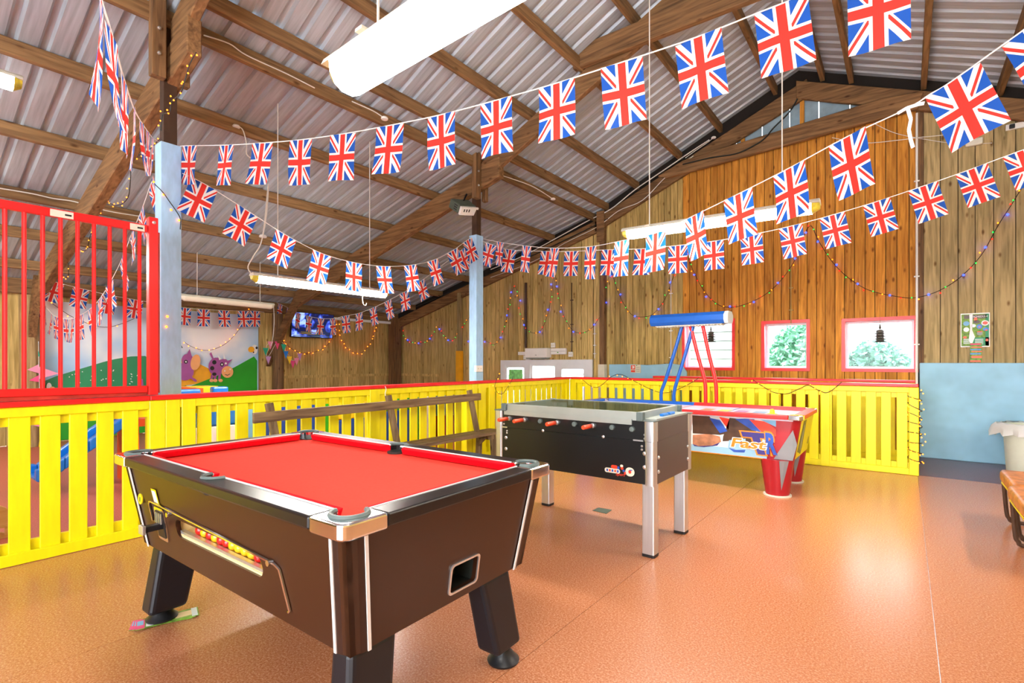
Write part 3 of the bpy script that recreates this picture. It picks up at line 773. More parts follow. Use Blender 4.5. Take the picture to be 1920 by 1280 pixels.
# bed and cushions
bed = MB(); bed.box((tx0 + .001, ty0 + .001, .78), (tx1 - .001, ty1 - .001, .797)); bed.build('cloth_bed', 'cloth_red_sheen', pt)
cz = .797; cw = .043
def cushion(a, b_, inn):
    a, b_, inn = Vector((*a, 0)), Vector((*b_, 0)), Vector((*inn, 0)); d = (b_ - a).normalized(); cut = .028
    def q(p, w, z): return Vector((p.x + inn.x * w, p.y + inn.y * w, z))
    A, B = a, b_; A2, B2 = a + d * cut, b_ - d * cut
    v = [q(A, 0, cz + .001), q(B, 0, cz + .001), q(B2, cw - .012, cz + .004), q(A2, cw - .012, cz + .004), q(A, 0, zt - .002), q(B, 0, zt - .002), q(B2, cw, zt - .006), q(A2, cw, zt - .006)]
    MB().hexa(v).build('cushion', 'cushion_red', pt, bevel=.004)
pc = .062
for y_i, s in ((ty0, 1), (ty1, -1)):
    cushion((tx0 + pc, y_i), (ccx - pr, y_i), (0, s)); cushion((ccx + pr, y_i), (tx1 - pc, y_i), (0, s))
for x_i, s in ((tx0, 1), (tx1, -1)): cushion((x_i, ty0 + pc), (x_i, ty1 - pc), (s, 0))
# ball window tray behind the front panel
tr = MB(); yf = .905
tr.box((wx - whx - .02, yf + .085, wz - .05), (wx + whx + .02, yf + .095, wz + .06)); tr.box((wx - whx - .02, yf + .01, wz - .047), (wx + whx + .02, yf + .09, wz - .030))
tr.box((wx - whx - .03, yf + .005, wz - .05), (wx - whx - .012, yf + .09, wz + .06)); tr.box((wx + whx + .012, yf + .005, wz - .05), (wx + whx + .03, yf + .09, wz + .06))
tr.build('ball_tray', 'tray_cream', pt)
bx((wx - whx, yf + .012, wz - .030), (wx + whx, yf + .030, wz - .018)).build('tray_lip', 'alu', pt)
bx((wx - whx + .005, yf + .008, wz - .034), (wx + whx - .005, yf + .010, wz + .034)).build('window_pane', 'window_glass', pt)
cols = 'RYRYRRYYYYRY'
for i, c in enumerate(cols):
    o = MB().ball((wx - whx + .112 + i * .0515, yf + .055, wz - .004), .0255, 14, 10).build('pool_ball', 'ball_red' if c == 'R' else 'ball_yellow', smooth=True)
    OR = ['leftmost', 'second', 'third', 'fourth', 'fifth', 'sixth', 'seventh', 'eighth', 'ninth', 'tenth', 'eleventh', 'rightmost']
    tag(o, f"{OR[i]} ball of the row in the pool table window, {'red' if c == 'R' else 'yellow'}", 'ball', 'pool balls in the table window')
# coin mechanism panel and chrome outline
def fpt(x, z, off=.004): return body_pt('front', x, z, off)
MB().tube([fpt(x, z, .005) for x, z in ((-2.832, .545), (-2.845, .625), (-2.838, .636), (-2.81, .640), (-1.72, .602), (-1.692, .59), (-1.662, .448), (-1.672, .441))], .0055, 6).build('chrome_outline', 'chrome', pt, smooth=True)
P = rrect(-2.735, .545, .056, .078, .012, 3)
MB().prism([fpt(x, z, .001) for x, z in P], (0, -.006, 0)).build('coin_plate', 'chrome', pt)
P = rrect(-2.735, .545, .043, .063, .008, 3)
cpn = MB().prism([fpt(x, z, .006) for x, z in P], (0, -.004, 0)).build('coin_panel', 'black_plastic', pt)
for k in range(4):
    bx((-2.768 + k * .02, fpt(0, .56).y - .014, .552), (-2.761 + k * .02, fpt(0, .56).y - .008, .600)).build('coin_slot', 'alu', cpn)
bx((-2.748, .825, .527), (-2.708, .905, .553)).build('coin_slide', 'black_plastic', pt, bevel=.004)
bx((-2.754, .812, .520), (-2.702, .826, .560)).build('slide_handle', 'alu', pt, bevel=.003)
for x, z in ((-2.60, .618), (-1.737, .606)):
    p = fpt(x, z); o = MB().lathe((x, p.y - .018, z), [(.011, 0), (.011, .006), (.007, .02)], 10, ax='Y').build('lock', 'chrome', pt, smooth=True)
p = fpt(-2.955, .63); MB().lathe((-2.955, p.y - .004, .63), [(.026, 0), (.026, .005)], 18, ax='Y').build('badge', 'print_yellow', pt)
bx((-2.96, p.y - .0052, .617), (-2.95, p.y - .004, .640)).build('badge_mark', 'brass_dark', pt)
MB().prism([fpt(-2.775, .648), fpt(-2.72, .644), fpt(-2.735, .708), fpt(-2.79, .708)], (0, -.002, 0)).build('price_card_edge', 'hockey_yellow', pt)
MB().prism([fpt(-2.768, .650, .006), fpt(-2.728, .647, .006), fpt(-2.743, .700, .006), fpt(-2.782, .700, .006)], (0, -.001, 0)).build('price_card', 'print_white', pt)
# drop hole on the right end
hole = rrect(1.43, .483, .075, .052, .014, 4); out = rrect(1.43, .483, .084, .060, .018, 4)
MB().ring([body_pt('right', s, z, .006) for s, z in hole], [body_pt('right', s, z, .006) for s, z in out], (-.006, 0, 0)).build('return_frame', 'alu', pt)
bx((-1.46, 1.34, .42), (-1.45, 1.52, .55)).build('return_box', 'pocket_dark', pt)
hb = MB(); hb.box((-1.45, 1.345, .42), (-1.35, 1.353, .545)); hb.box((-1.45, 1.507, .42), (-1.35, 1.515, .545)); hb.box((-1.45, 1.345, .42), (-1.35, 1.515, .429)); hb.build('return_lining', 'pocket_dark', pt)
# legs
for sx, sy in ((0, 0), (1, 0), (0, 1), (1, 1)):
    fx = (-1.362 if sx else -2.955); fy = (1.72 if sy else .975); dx = (1 if sx else -1); dy = (1 if sy else -1)
    mb = MB(); zt_ = .395
    T = [(-dx * .07, -dy * .15), (dx * .035, -dy * .15), (dx * .035, dy * .04), (-dx * .07, dy * .04)]
    Bq = [(-dx * .055, -dy * .09), (dx * .065, -dy * .09), (dx * .065, dy * .08), (-dx * .055, dy * .08)]
    mb.hexa([(fx + a - dx * .02, fy + b_, .062) for a, b_ in Bq] + [(fx + a - dx * .03, fy + b_ - dy * .0, zt_) for a, b_ in T])
    lg = mb.build('leg', 'leg_blue_black', pt, bevel=.022, seg=3)
    z0 = .012 if (not sx and not sy) else .002
    MB().lathe((fx, fy, z0), [(.068, 0), (.070, .008), (.062, .014), (.032, .05), (.028, .075)], 24).build('foot', 'black_plastic', lg, smooth=True)
bx((-2.9, 1.0, .35), (-2.55, 1.7, .392)).build('coin_box', 'black_plastic', pt)
BALLS = [o for o in bpy.data.objects if o.name.startswith('pool_ball')]
RT = Matrix.Translation((-1.335, .915, 0)) @ Matrix.Rotation(math.radians(1.4), 4, 'Z') @ Matrix.Translation((1.335, -.915, 0))
pt.matrix_world = RT @ Matrix.Translation(pt.location)      # the table stands slightly askew
for o in BALLS: o.matrix_world = RT
# leaflets under the near-left foot
for i, (a, z, lab) in enumerate(((.20, .0005, 'bottom leaflet of the pile under the pool table foot'), (.26, .0045, 'middle leaflet of the pile under the pool table foot'), (.33, .0085, 'top leaflet of the pile under the pool table foot'))):
    c, s = math.cos(a + .95), math.sin(a + .95); cx, cy_ = -2.955 + .012 * i, .938 + .008 * i
    def lp(u, v_): return (cx + u * c - v_ * s, cy_ + u * s + v_ * c)
    t = thing('leaflet', lab, 'leaflet', (cx, cy_, z), 'leaflets under the pool table foot')
    MB().prism([(*lp(u, v_), z) for u, v_ in ((-.13, -.05), (.13, -.05), (.13, .05), (-.13, .05))], (0, 0, .003)).build('sheet', 'paper_green', t)
    MB().prism([(*lp(u, v_), z + .003) for u, v_ in ((-.13, -.05), (-.095, -.05), (-.095, .05), (-.13, .05))], (0, 0, .0004)).build('heading_print', 'pink_hot', t)
    MB().prism([(*lp(u, v_), z + .003) for u, v_ in ((-.09, -.04), (-.06, -.04), (-.06, .04), (-.09, .04))], (0, 0, .0004)).build('text_print', 'print_white', t)
    for (u0, u1, v0, v1, m_) in ((.03, .10, -.03, .03, 'tray_cream'), (-.05, .0, -.04, .0, 'mural_gold'), (.0, .03, .0, .045, 'toy_green'), (.10, .125, -.05, .05, 'print_ice'), (-.125, -.10, -.01, .04, 'toy_sky')):
        MB().prism([(*lp(u, v_), z + .0032) for u, v_ in ((u0, v0), (u1, v0), (u1, v1), (u0, v1))], (0, 0, .0004)).build('picture_print', m_, t)

# ================================================================== FOOTBALL TABLE
fx0, fx1, fy0, fy1 = -2.645, -1.295, 3.185, 3.93
ft = thing('football_table', 'black table football game with silver legs and glass top', 'football table', ((fx0 + fx1) / 2, (fy0 + fy1) / 2, 0))
zl, zm, zh = .485, .775, .905
body = MB(); body.box((fx0 + .03, fy0 + .012, zl), (fx1 - .03, fy0 + .035, zm - .002)); body.box((fx0 + .03, fy0 + .012, zm), (fx1 - .03, fy0 + .035, zh))
body.build('front_panel', 'foos_black', ft)
body = MB(); body.box((fx0 + .03, fy1 - .035, zl), (fx1 - .03, fy1 - .012, zh)); body.build('rear_panel', 'foos_black', ft)
for x in (fx0 + .008, fx1 - .028):
    b2 = MB(); b2.box((x, fy0 + .03, zl), (x + .02, fy1 - .03, zm - .001)); b2.box((x, fy0 + .03, zm), (x + .02, fy1 - .03, zh)); b2.build('end_panel', 'foos_brown', ft)
bx((fx0 + .03, fy0 + .03, zl), (fx1 - .03, fy1 - .03, zl + .012)).build('base_board', 'foos_black', ft)
bx((fx0 + .05, fy0 + .05, .755), (fx1 - .05, fy1 - .05, .765)).build('playing_field', 'foos_field', ft)
mat('field_side', '#aab8a2', .5, var=.06)
bx((fx0 + .04, fy1 - .048, .766), (fx1 - .04, fy1 - .0355, zh - .002)).build('inner_side', 'field_side', ft); bx((fx0 + .04, fy0 + .0355, .766), (fx1 - .04, fy0 + .048, zh - .002)).build('inner_side', 'field_side', ft)
for x in (fx0 + .035, fx1 - .035):
    for y_ in (fy0 + .035, fy1 - .035):
        for z0, z1, w in ((zl - .005, zm - .004, .034), (zm - .002, zh, .037)):
            MB().prism([(x + a, y_ + b_, z0) for a, b_ in rrect(0, 0, w, w, .018, 4)], (0, 0, z1 - z0)).build('corner_column', 'alu', ft, smooth=True)
        MB().prism([(x + a, y_ + b_, zh) for a, b_ in rrect(0, 0, .045, .045, .02, 4)], (0, 0, .007)).build('corner_cap', 'rubber', ft)
for x in (fx0 + .075, fx1 - .055):
    for y_ in (fy0 + .07, fy1 - .085):
        lg = MB().prism([(x + a, y_ + b_, .018) for a, b_ in rrect(0, 0, .042, .042, .008, 2)], (0, 0, zl - .018)).build('leg', 'alu', ft)
        MB().prism([(x + a, y_ + b_, .001) for a, b_ in rrect(0, 0, .044, .044, .01, 2)], (0, 0, .019)).build('foot', 'black_plastic', lg)
# raised frame with glass
gx0, gx1, gy0, gy1, gz0, gz1 = fx0 + .09, fx1 - .10, fy0 + .015, fy1 - .02, zh - .005, .962
fr = MB(); w = .055
fr.box((gx0, gy0, gz0), (gx1, gy0 + .02, gz1)); fr.box((gx0, gy1 - .02, gz0), (gx1, gy1, gz1)); fr.box((gx0, gy0, gz0), (gx0 + .03, gy1, gz1)); fr.box((gx1 - .03, gy0, gz0), (gx1, gy1, gz1))
fr.build('top_frame', 'alu_frame', ft, bevel=.004)
bx((gx0, fy0 + .004, .875), (gx1 - .06, fy0 + .014, .912)).build('front_ledge', 'alu_frame', ft)
m, N, L, b = nt('glass_tint')
tr = N.new('ShaderNodeBsdfTransparent'); tr.inputs[0].default_value = (.75, .82, .74, 1); gl = N.new('ShaderNodeBsdfGlossy'); gl.inputs['Roughness'].default_value = .04; gl.inputs[0].default_value = (.8, .85, .8, 1)
ms = N.new('ShaderNodeMixShader'); ms.inputs[0].default_value = .3
L.new(tr.outputs[0], ms.inputs[1]); L.new(gl.outputs[0], ms.inputs[2]); L.new(ms.outputs[0], N['Material Output'].inputs[0])
bx((gx0 + .02, gy0 + .015, gz1 - .006), (gx1 - .02, gy1 - .015, gz1 - .001)).build('glass_top', 'glass_tint', ft)
for x in (gx0, gx1):
    for y_ in (gy0, gy1): bx((x - .024, y_ - .022, gz0 + .004), (x + .024, y_ + .022, gz1 + .003)).build('frame_corner', 'rubber', ft, bevel=.006)
el = MB(); el.box((fx1 - .098, fy0 + .06, zh), (fx1 - .01, fy1 - .06, zh + .012)); el.box((fx0 + .01, fy0 + .06, zh), (fx0 + .088, fy1 - .06, zh + .012)); el.build('end_ledge', 'alu_frame', ft)
for k in range(2): bx((fx1 - .07, 3.45 + .13 * k, zh + .012), (fx1 - .04, 3.55 + .13 * k, zh + .030)).build('score_slider', 'slide_blue', ft, bevel=.006)
rods = [-2.501, -2.351, -2.201, -2.050, -1.900, -1.750, -1.600, -1.452]
for i, x in enumerate(rods):
    zr = .847; has = i in (0, 1, 3, 5)
    rd = MB().tube([(x, fy0 - (.02 if has else -.01), zr), (x, fy1 + (.02 if has else .10), zr)], .008, 8).build('rod', 'chrome', ft, smooth=True)
    MB().lathe((x, fy0 + .012, zr), [(.010, -.018), (.017, -.016), (.019, -.004), (.019, .0)], 14, ax='Y').build('bearing', 'rubber' if not has else 'alu', rd, smooth=True)
    if has: MB().lathe((x, fy0 - .02, zr), [(.012, 0), (.016, -.006), (.0155, -.05), (.0165, -.10), (.014, -.112)], 10, ax='Y').build('handle', 'handle_orange', rd, smooth=True)
    else: MB().lathe((x, fy1 + .10, zr), [(.012, 0), (.016, .006), (.016, .11)], 10, ax='Y').build('handle', 'handle_orange', rd, smooth=True)
    npl = {0: 1, 1: 2, 3: 5, 5: 3}.get(i, {2: 3, 4: 5, 6: 2, 7: 1}.get(i, 2))
    for k in range(npl):
        y_ = (fy0 + fy1) / 2 + (k - (npl - 1) / 2) * .11
        MB().prism([(x - .012, y_ - .01, .79), (x + .012, y_ - .01, .79), (x + .009, y_ - .01, .865), (x - .009, y_ - .01, .865)], (0, .02, 0)).build('player', 'print_red' if has else 'print_blue', rd)
for x, z, r in ((-2.43 - .13, .80, .008), (-2.56, .825, .008), (-1.365, .815, .008), (-1.365, .79, .008), (-1.385, .738, .008), (-1.385, .715, .008), (-1.365, .69, .014), (-1.365, .60, .014),
                (-2.54, .69, .014), (-2.54, .60, .014), (-2.53, .745, .008), (-2.53, .728, .008), (-2.18, .775, .011), (-1.67, .775, .011)):
    MB().lathe((x, fy0 + .012, z), [(r, 0), (r, -.003), (r * .5, -.007)], 10, ax='Y').build('bolt', 'alu', ft, smooth=True)
for z in (.66, .565):
    for y_ in (fy0 + .09, fy1 - .08): MB().lathe((fx1 - .008, y_, z), [(.013, 0), (.013, .004), (.006, .010)], 10, ax='X').build('bolt', 'alu', ft, smooth=True)
for x in (-1.41, -2.56): bx((x - .035, fy0 + .006, zm - .006), (x + .035, fy0 + .012, zm + .004)).build('hinge', 'alu', ft)
# emblem
yl = fy0 + .0115
MB().prism([(-1.47 + a, yl, .555 + b_) for a, b_ in rrect(0, 0, .033, .030, .0295, 6)], (0, -.001, 0)).build('emblem_disc', 'off_white', ft)
em = MB()
def blob(cx, cz, w, h, mi, yo=0):
    em.prism([(cx + a, yl - .0012 - yo, cz + b_) for a, b_ in rrect(0, 0, w, h, min(w, h) * .9, 4)], (0, -.0006, 0), mi)
blob(-1.60, .548, .058, .016, 0); blob(-1.585, .575, .024, .012, 1, .0006); blob(-1.555, .573, .009, .010, 2, .0006); blob(-1.527, .572, .010, .009, 1, .0006); blob(-1.515, .557, .009, .008, 2, .0006); blob(-1.505, .542, .007, .010, 1, .0006); blob(-1.53, .588, .011, .009, 0)
blob(-1.47, .556, .010, .012, 1, .0005); blob(-1.462, .568, .010, .003, 2, .0007)
em.build('emblem_figure', ['off_white', 'print_red', 'print_blue'], ft)
text('emblem_word', 'Sport', .030, Matrix.Translation((-1.575, yl - .002, .520)) @ Matrix.Rotation(PI / 2, 4, 'X'), 'print_red', ft, .0003, .25)
for k in range(5): bx((-1.645 + k * .02, yl - .0026, .540), (-1.632 + k * .02, yl - .0018, .556)).build('emblem_letter', 'print_red' if k % 2 else 'print_blue', ft)

# ================================================================== AIR HOCKEY TABLE
hx0, hx1, hy0, hy1, hz = -3.36, -.745, 5.33, 6.42, .785
ht = thing('air_hockey_table', 'air hockey table with red and blue rails, printed sides and overhead light', 'hockey table', ((hx0 + hx1) / 2, (hy0 + hy1) / 2, 0))
bz = .36; sy = hy0 + .075; sy2 = hy1 - .075; xe = -1.06
bx((hx0 + .25, sy2 - .02, bz), (hx1 - .30, sy2, hz - .05)).build('side_panel', 'print_ice', ht)
pn = MB().box((hx0 + .25, sy, bz), (xe, sy + .02, hz - .05)).build('side_panel', 'print_ice', ht)
bx((hx0 + .3, sy - .0015, bz), (xe, sy - .0005, bz + .07)).build('print_band', 'print_ice_blue', pn)
bx((hx0 + .26, sy - .002, bz - .008), (xe, sy + .02, bz)).build('edge_strip', 'print_orange', pn)
def decal(pts, m_, lay, name='printed_shape'):
    P = [py(u, v, sy) for u, v in pts]; 
    MB().prism([(p.x, sy - .0006 - .0006 * lay, p.z) for p in P], (0, -.0005, 0)).build(name, m_, pn)
decal([(1298, 775), (1310, 770), (1330, 780), (1345, 800), (1365, 812), (1350, 815), (1299, 812)], 'print_brown', 1)
decal([(1299, 815), (1330, 813), (1350, 818), (1352, 828), (1335, 835), (1310, 836), (1299, 832)], 'print_tan', 1)
decal([(1299, 832), (1310, 836), (1335, 835), (1350, 829), (1345, 835), (1320, 838), (1302, 836)], 'print_navy', 2)
decal([(1330, 783), (1350, 787), (1364, 808), (1350, 812)], 'print_blue', 3)
decal([(1348, 781), (1368, 785), (1366, 806)], 'print_red', 2)
decal([(1368, 783), (1395, 786), (1425, 815), (1420, 832), (1375, 826), (1355, 827), (1356, 818)], 'print_brown', 2)
decal([(1378, 785), (1412, 784), (1430, 800), (1428, 810), (1410, 806)], 'print_blue', 3)
decal([(1405, 786), (1436, 790), (1455, 805), (1455, 818), (1430, 812)], 'print_red', 4)
decal([(1425, 786), (1455, 788), (1455, 800)], 'toy_sky', 5)
decal([(1367, 825), (1398, 822), (1398, 846), (1375, 845), (1365, 838)], 'print_ice_blue', 4)
decal([(1366, 839), (1380, 843), (1398, 843), (1396, 848), (1376, 847)], 'print_blue', 5)
def letters(s, u, v, size, m_, lay, shear, sx, bold=0):
    p = py(u, v, sy)
    return text('printed_word', s, size, Matrix.Translation((p.x, sy - .0008 - .0007 * lay, p.z)) @ Matrix.Rotation(PI / 2, 4, 'X'), m_, pn, .0003, shear, sx, bold)
letters('T', 1405, 847, .27, 'print_orange', 6, -.25, 1.35, .024); letters('T', 1405, 847, .27, 'print_navy', 7, -.25, 1.35, .013)
letters('R', 1436, 848.5, .27, 'print_orange', 8, -.1, .55, .028); letters('R', 1436, 848.5, .27, 'print_blue', 9, -.1, .55, .012)
letters('Fast', 1369, 836, .125, 'print_white', 10, .15, 1.6, .009); letters('Fast', 1369, 836, .125, 'print_orange', 11, .15, 1.6, .003)
# moulded red end and legs
def end_mould(x0, x1, s):
    mb = MB(); n = 10; prof = []; RM = .085
    for k in range(n + 1):
        a = -PI / 2 + PI * k / n
        prof.append((math.cos(a), math.sin(a)))
    rows = []
    for z, sh in ((bz, .06), (hz - .045, 0)):
        ym = (sy + sy2) / 2; hw = (sy2 - sy) / 2 + .004 - sh * .3
        row = [(x0, ym - hw, z)]
        for c, q in [(math.sin(PI / 2 * k / 6), -math.cos(PI / 2 * k / 6)) for k in range(7)]:
            row.append((x1 - s * RM + s * RM * c - s * sh, ym - hw + RM + RM * q, z))
        for c, q in [(math.cos(PI / 2 * k / 6), math.sin(PI / 2 * k / 6)) for k in range(7)]:
            row.append((x1 - s * RM + s * RM * c - s * sh, ym + hw - RM + RM * q, z))
        row.append((x0, ym + hw, z)); rows.append(row)
    n = len(rows[0]); mb.add(rows[0] + rows[1], [(i, (i + 1) % n, n + (i + 1) % n, n + i) for i in range(n)] + [tuple(range(n))[::-1], tuple(range(n, 2 * n))])
    return mb
end_mould(xe, hx1 - .03, 1).build('end_moulding', 'red_maroon', ht, smooth=True)
end_mould(hx0 + .27, hx0 + .03, -1).build('end_moulding', 'blue_gloss', ht, smooth=True)
# end panel print
def ept(y, z): k = (z - bz) / (hz - .045 - bz); return (hx1 - .0295 - .06 * (1 - k), y, z)
def eprint(P, m_, d): MB().prism([ept(y, z) for y, z in P], (d, 0, 0)).build('printed_shape', m_, ht)
eprint([(sy + .09, bz + .005), (sy2 - .09, bz + .005), (sy2 - .085, hz - .05), (sy + .085, hz - .05)], 'hockey_yellow', .002)
eprint([(sy + .14, bz + .07), (sy + .36, bz + .02), (sy + .40, bz + .09), (sy + .38, hz - .06), (sy + .22, hz - .06)], 'print_black', .004)
eprint([(sy + .24, bz + .09), (sy + .33, bz + .06), (sy + .34, hz - .10), (sy + .28, hz - .12)], 'grey_print', .005)
eprint([(sy2 - .20, bz + .08), (sy2 - .16, bz + .07), (sy2 - .17, bz + .15)], 'print_black', .004)
def cone_leg(cx, cy_, m_, side):
    mb = MB(); mb.lathe((cx, cy_, .014), [(.105, 0), (.15, bz - .014)], 20); lg = mb.build('leg', m_, ht, smooth=True)
    MB().lathe((cx, cy_, .001), [(.125, 0), (.125, .012), (.10, .014)], 22).build('foot_ring', 'off_white', lg, smooth=True)
    if side:
        tip = Vector((cx + .107 * math.cos(-1.1), cy_ + .107 * math.sin(-1.1), .07)); P = [tip]
        for a in (-.72, -1.0, -1.3): P.append(Vector((cx + .152 * math.cos(a), cy_ + .152 * math.sin(a), bz - .002)))
        MB().prism(P, (.003, -.004, 0)).build('grey_flash', 'grey_print', lg)
cone_leg(-.985, 5.50, 'red_maroon', True); cone_leg(-.985, 6.24, 'red_maroon', True); cone_leg(hx0 + .24, 5.50, 'blue_gloss', False); cone_leg(hx0 + .24, 6.24, 'blue_gloss', False)
P = [py(u, v, sy) for u, v in ((1497, 805), (1504, 864), (1466, 864))]
MB().prism([(-.835, sy + .000, .655), (-.80, sy + .0, .52), (-.838, sy + .014, bz + .004), (-1.0, sy + .012, bz + .004)], (0, -.012, 0)).build('grey_flash', 'grey_print', ht)
# rails and bed
xm = -2.07
for y0, y1 in ((hy0, hy0 + .075), (hy1 - .075, hy1)):
    MB().prism([(xm, y0, hz - .03), (xm, y1, hz - .03), (xm, y1 - .012, hz + .012), (xm, y0 + .012, hz + .012)], (hx1 - .12 - xm, 0, 0)).build('rail', 'red_paint', ht, bevel=.008)
    MB().prism([(hx0 + .12, y0, hz - .03), (hx0 + .12, y1, hz - .03), (hx0 + .12, y1 - .012, hz + .012), (hx0 + .12, y0 + .012, hz + .012)], (xm - .002 - hx0 - .12, 0, 0)).build('rail', 'blue_gloss', ht, bevel=.008)
MB().box((hx1 - .095, hy0 + .12, hz - .03), (hx1, hy1 - .12, hz + .012)).build('rail', 'red_paint', ht, bevel=.008)
MB().box((hx0, hy0 + .12, hz - .03), (hx0 + .095, hy1 - .12, hz + .012)).build('rail', 'blue_gloss', ht, bevel=.008)
for x, dx in ((hx0, 1), (hx1, -1)):
    for y_, dy in ((hy0, 1), (hy1, -1)):
        P = [(x + dx * .12, y_), (x + dx * .03, y_ + dy * .0), (x, y_ + dy * .03), (x, y_ + dy * .12), (x + dx * .095, y_ + dy * .12), (x + dx * .12, y_ + dy * .075)]
        MB().prism([(a, b_, hz - .032) for a, b_ in P], (0, 0, .046)).build('rail_corner', 'chrome', ht, bevel=.006)
bx((hx0 + .09, hy0 + .07, hz - .05), (hx1 - .09, hy1 - .07, hz - .025)).build('playing_bed', 'hockey_bed', ht)
for x, m_ in ((xm, 'print_red'), (xm + .55, 'print_blue'), (xm - .55, 'print_blue')): bx((x - .01, hy0 + .08, hz - .0249), (x + .01, hy1 - .08, hz - .0243)).build('bed_line', m_, ht)
for k, m_ in enumerate(('print_orange', 'print_yellow', 'lilac', 'toy_sky')): bx((xm + .25 + .18 * k, 5.75, hz - .0242), (xm + .37 + .18 * k, 6.0, hz - .0238)).build('bed_print', m_, ht)
# overhead light on two pairs of bent tubes
yo = hy1 - .02
for (u0, u1, um, ut, m_) in ((1240, 752, 1248, 1281, 'blue_gloss'), (1264, 755, 1270, 1302, 'blue_gloss'), (1323, 757, 1321, 1293, 'red_paint'), (1343, 758, 1341, 1316, 'red_paint')):
    a = py(u0, u1, yo); b_ = py(um, 715, yo); c = py(ut, 606, yo)
    MB().tube(catmull([(a.x, yo, hz - .02), ((a.x * 1.0 + b_.x * 0), yo, hz + .12), (b_.x, yo, b_.z + .02), ((b_.x + c.x) / 2, yo, (b_.z + c.z) / 2), (c.x, yo, 1.80)], 4), .022, 10).build('gantry_tube', m_, ht, smooth=True)
lx0, lx1 = py(1226, 600, yo).x, py(1371, 600, yo).x; lz = py(1300, 598, yo).z
prof = [(-.12, -.035), (-.085, -.075), (.085, -.075), (.12, -.035), (.12, .03), (.07, .07), (-.07, .07), (-.12, .03)]
MB().prism([(lx0, yo - .03 + a, lz + b_) for a, b_ in prof], (lx1 - lx0 - .05, 0, 0)).build('light_hood', 'blue_gloss', ht, bevel=.006)
MB().prism([(lx1 - .05, yo - .03 + a, lz + b_) for a, b_ in prof], (.05, 0, 0)).build('hood_end', 'print_ice', ht, bevel=.006)
MB().box((lx0 + .06, yo - .10, lz - .085), (lx1 - .08, yo + .05, lz - .076)).build('light_grille', 'off_white', ht)
for k in range(22):
    x = lx0 + .08 + k * (lx1 - lx0 - .18) / 21; bx((x, yo - .10, lz - .095), (x + .006, yo + .05, lz - .085)).build('grille_fin', 'white_plastic', ht)
# yellow mallet
p = pz(1448, 779, hz - .024)
o = MB().lathe((p.x, p.y, hz - .0235), [(.052, 0), (.052, .014), (.044, .020), (.024, .024), (.022, .05), (.014, .064), (.002, .068)], 20).build('hockey_mallet', 'hockey_yellow', smooth=True)
tag(o, 'yellow plastic mallet lying on the air hockey bed', 'mallet')

# ================================================================== BENCH
bt = thing('wooden_bench', 'weathered wooden bench with a single back rail between pool table and fence', 'bench', (-4.15, 3.5, 0))
bk = MB(); bk.bar((-4.245, 1.99, .835), (-4.245, 4.82, .86), .03, .088); bk.build('back_rail', 'bench_wood', bt, bevel=.006)
for k in range(2): bx((-4.27 + k * .142, 2.05, .40), (-4.135 + k * .142, 5.02, .438)).build('seat_board', 'bench_wood', bt, bevel=.006)
for yy in (2.14, 3.40, 4.65):
    MB().bar((-4.28, yy, .948), (-4.20, yy + .06, .42), .045, .06, up=(0, 1, 0)).build('back_upright', 'bench_leg', bt, bevel=.004)
    MB().bar((-4.20, yy + .10, .40), (-4.22, yy + .10, .003), .05, .07, up=(0, 1, 0)).build('leg', 'bench_leg', bt, bevel=.004)
    MB().bar((-4.02, yy + .14, .40), (-3.98, yy + .14, .003), .05, .07, up=(0, 1, 0)).build('leg', 'bench_leg', bt, bevel=.004)
    MB().bar((-4.24, yy + .12, .37), (-3.99, yy + .12, .37), .04, .06).build('cross_bearer', 'bench_leg', bt)
    MB().bar((-4.20, yy + .10, .09), (-4.0, yy + .13, .09), .03, .05).build('cross_bearer', 'bench_leg', bt)
    MB().bar((-4.18, yy + .05, .28), (-4.06, yy + .05, .385), .03, .05).build('brace', 'bench_leg', bt)

# ================================================================== RIGHT SIDE: SEATS, BIN
for k, (y0, y1, lab) in enumerate(((5.06, 5.72, 'far tan vinyl stool with tubular steel sled legs at the right edge'), (4.36, 5.02, 'near tan vinyl stool with tubular steel sled legs cut by the right edge'))):
    x0 = .575 + .035 * (1 - k) - .0; x1 = 1.16
    st = thing('vinyl_stool', lab, 'stool', ((x0 + x1) / 2, (y0 + y1) / 2, 0), 'tan vinyl stools')
    MB().box((x0, y0, .325), (x1, y1, .425)).build('cushion', 'vinyl_tan', st, smooth=True, bevel=.03, seg=4)
    MB().box((x0 + .01, y0 + .01, .312), (x1 - .01, y1 - .01, .326)).build('seat_board', 'hockey_yellow', st)
    for yy in (y0 + .06, y1 - .06):
        pts = [(x0 + .02, yy, .315), (x0 + .035, yy, .10), (x0 + .05, yy, .045), (x0 + .10, yy, .018), (x1 - .12, yy, .018), (x1 - .06, yy, .045), (x1 - .04, yy, .10), (x1 - .02, yy, .315)]
        MB().tube(catmull(pts, 4), .014, 8).build('leg_loop', 'steel_dark' if k else 'steel_dark', st, smooth=True)
bn = thing('waste_bin', 'cream plastic waste bin with a clear liner by the blue wall', 'bin', (1.16, 8.42, 0))
MB().lathe((1.16, 8.42, .001), [(.20, 0), (.205, .01), (.235, .52), (.245, .53), (.245, .56), (.23, .56), (.20, .05), (.01, .04)], 28).build('bucket', 'bin_cream', bn, smooth=True)
prof = [(.243, .575), (.262, .57), (.27, .52), (.262, .44)]
mb = MB(); n = 28; vs = []; fs = []
for i, (r, h) in enumerate(prof):
    for k in range(n):
        a = 2 * PI * k / n; rr = r + (.012 * math.sin(k * 2.7) + .012 * math.sin(k * 5.1)) * i
        if 2.9 < a < 4.2: rr += .022 * i; 
        vs.append((1.16 + rr * math.cos(a), 8.42 + rr * math.sin(a), h + .012 * math.sin(k * 3.3) * i))
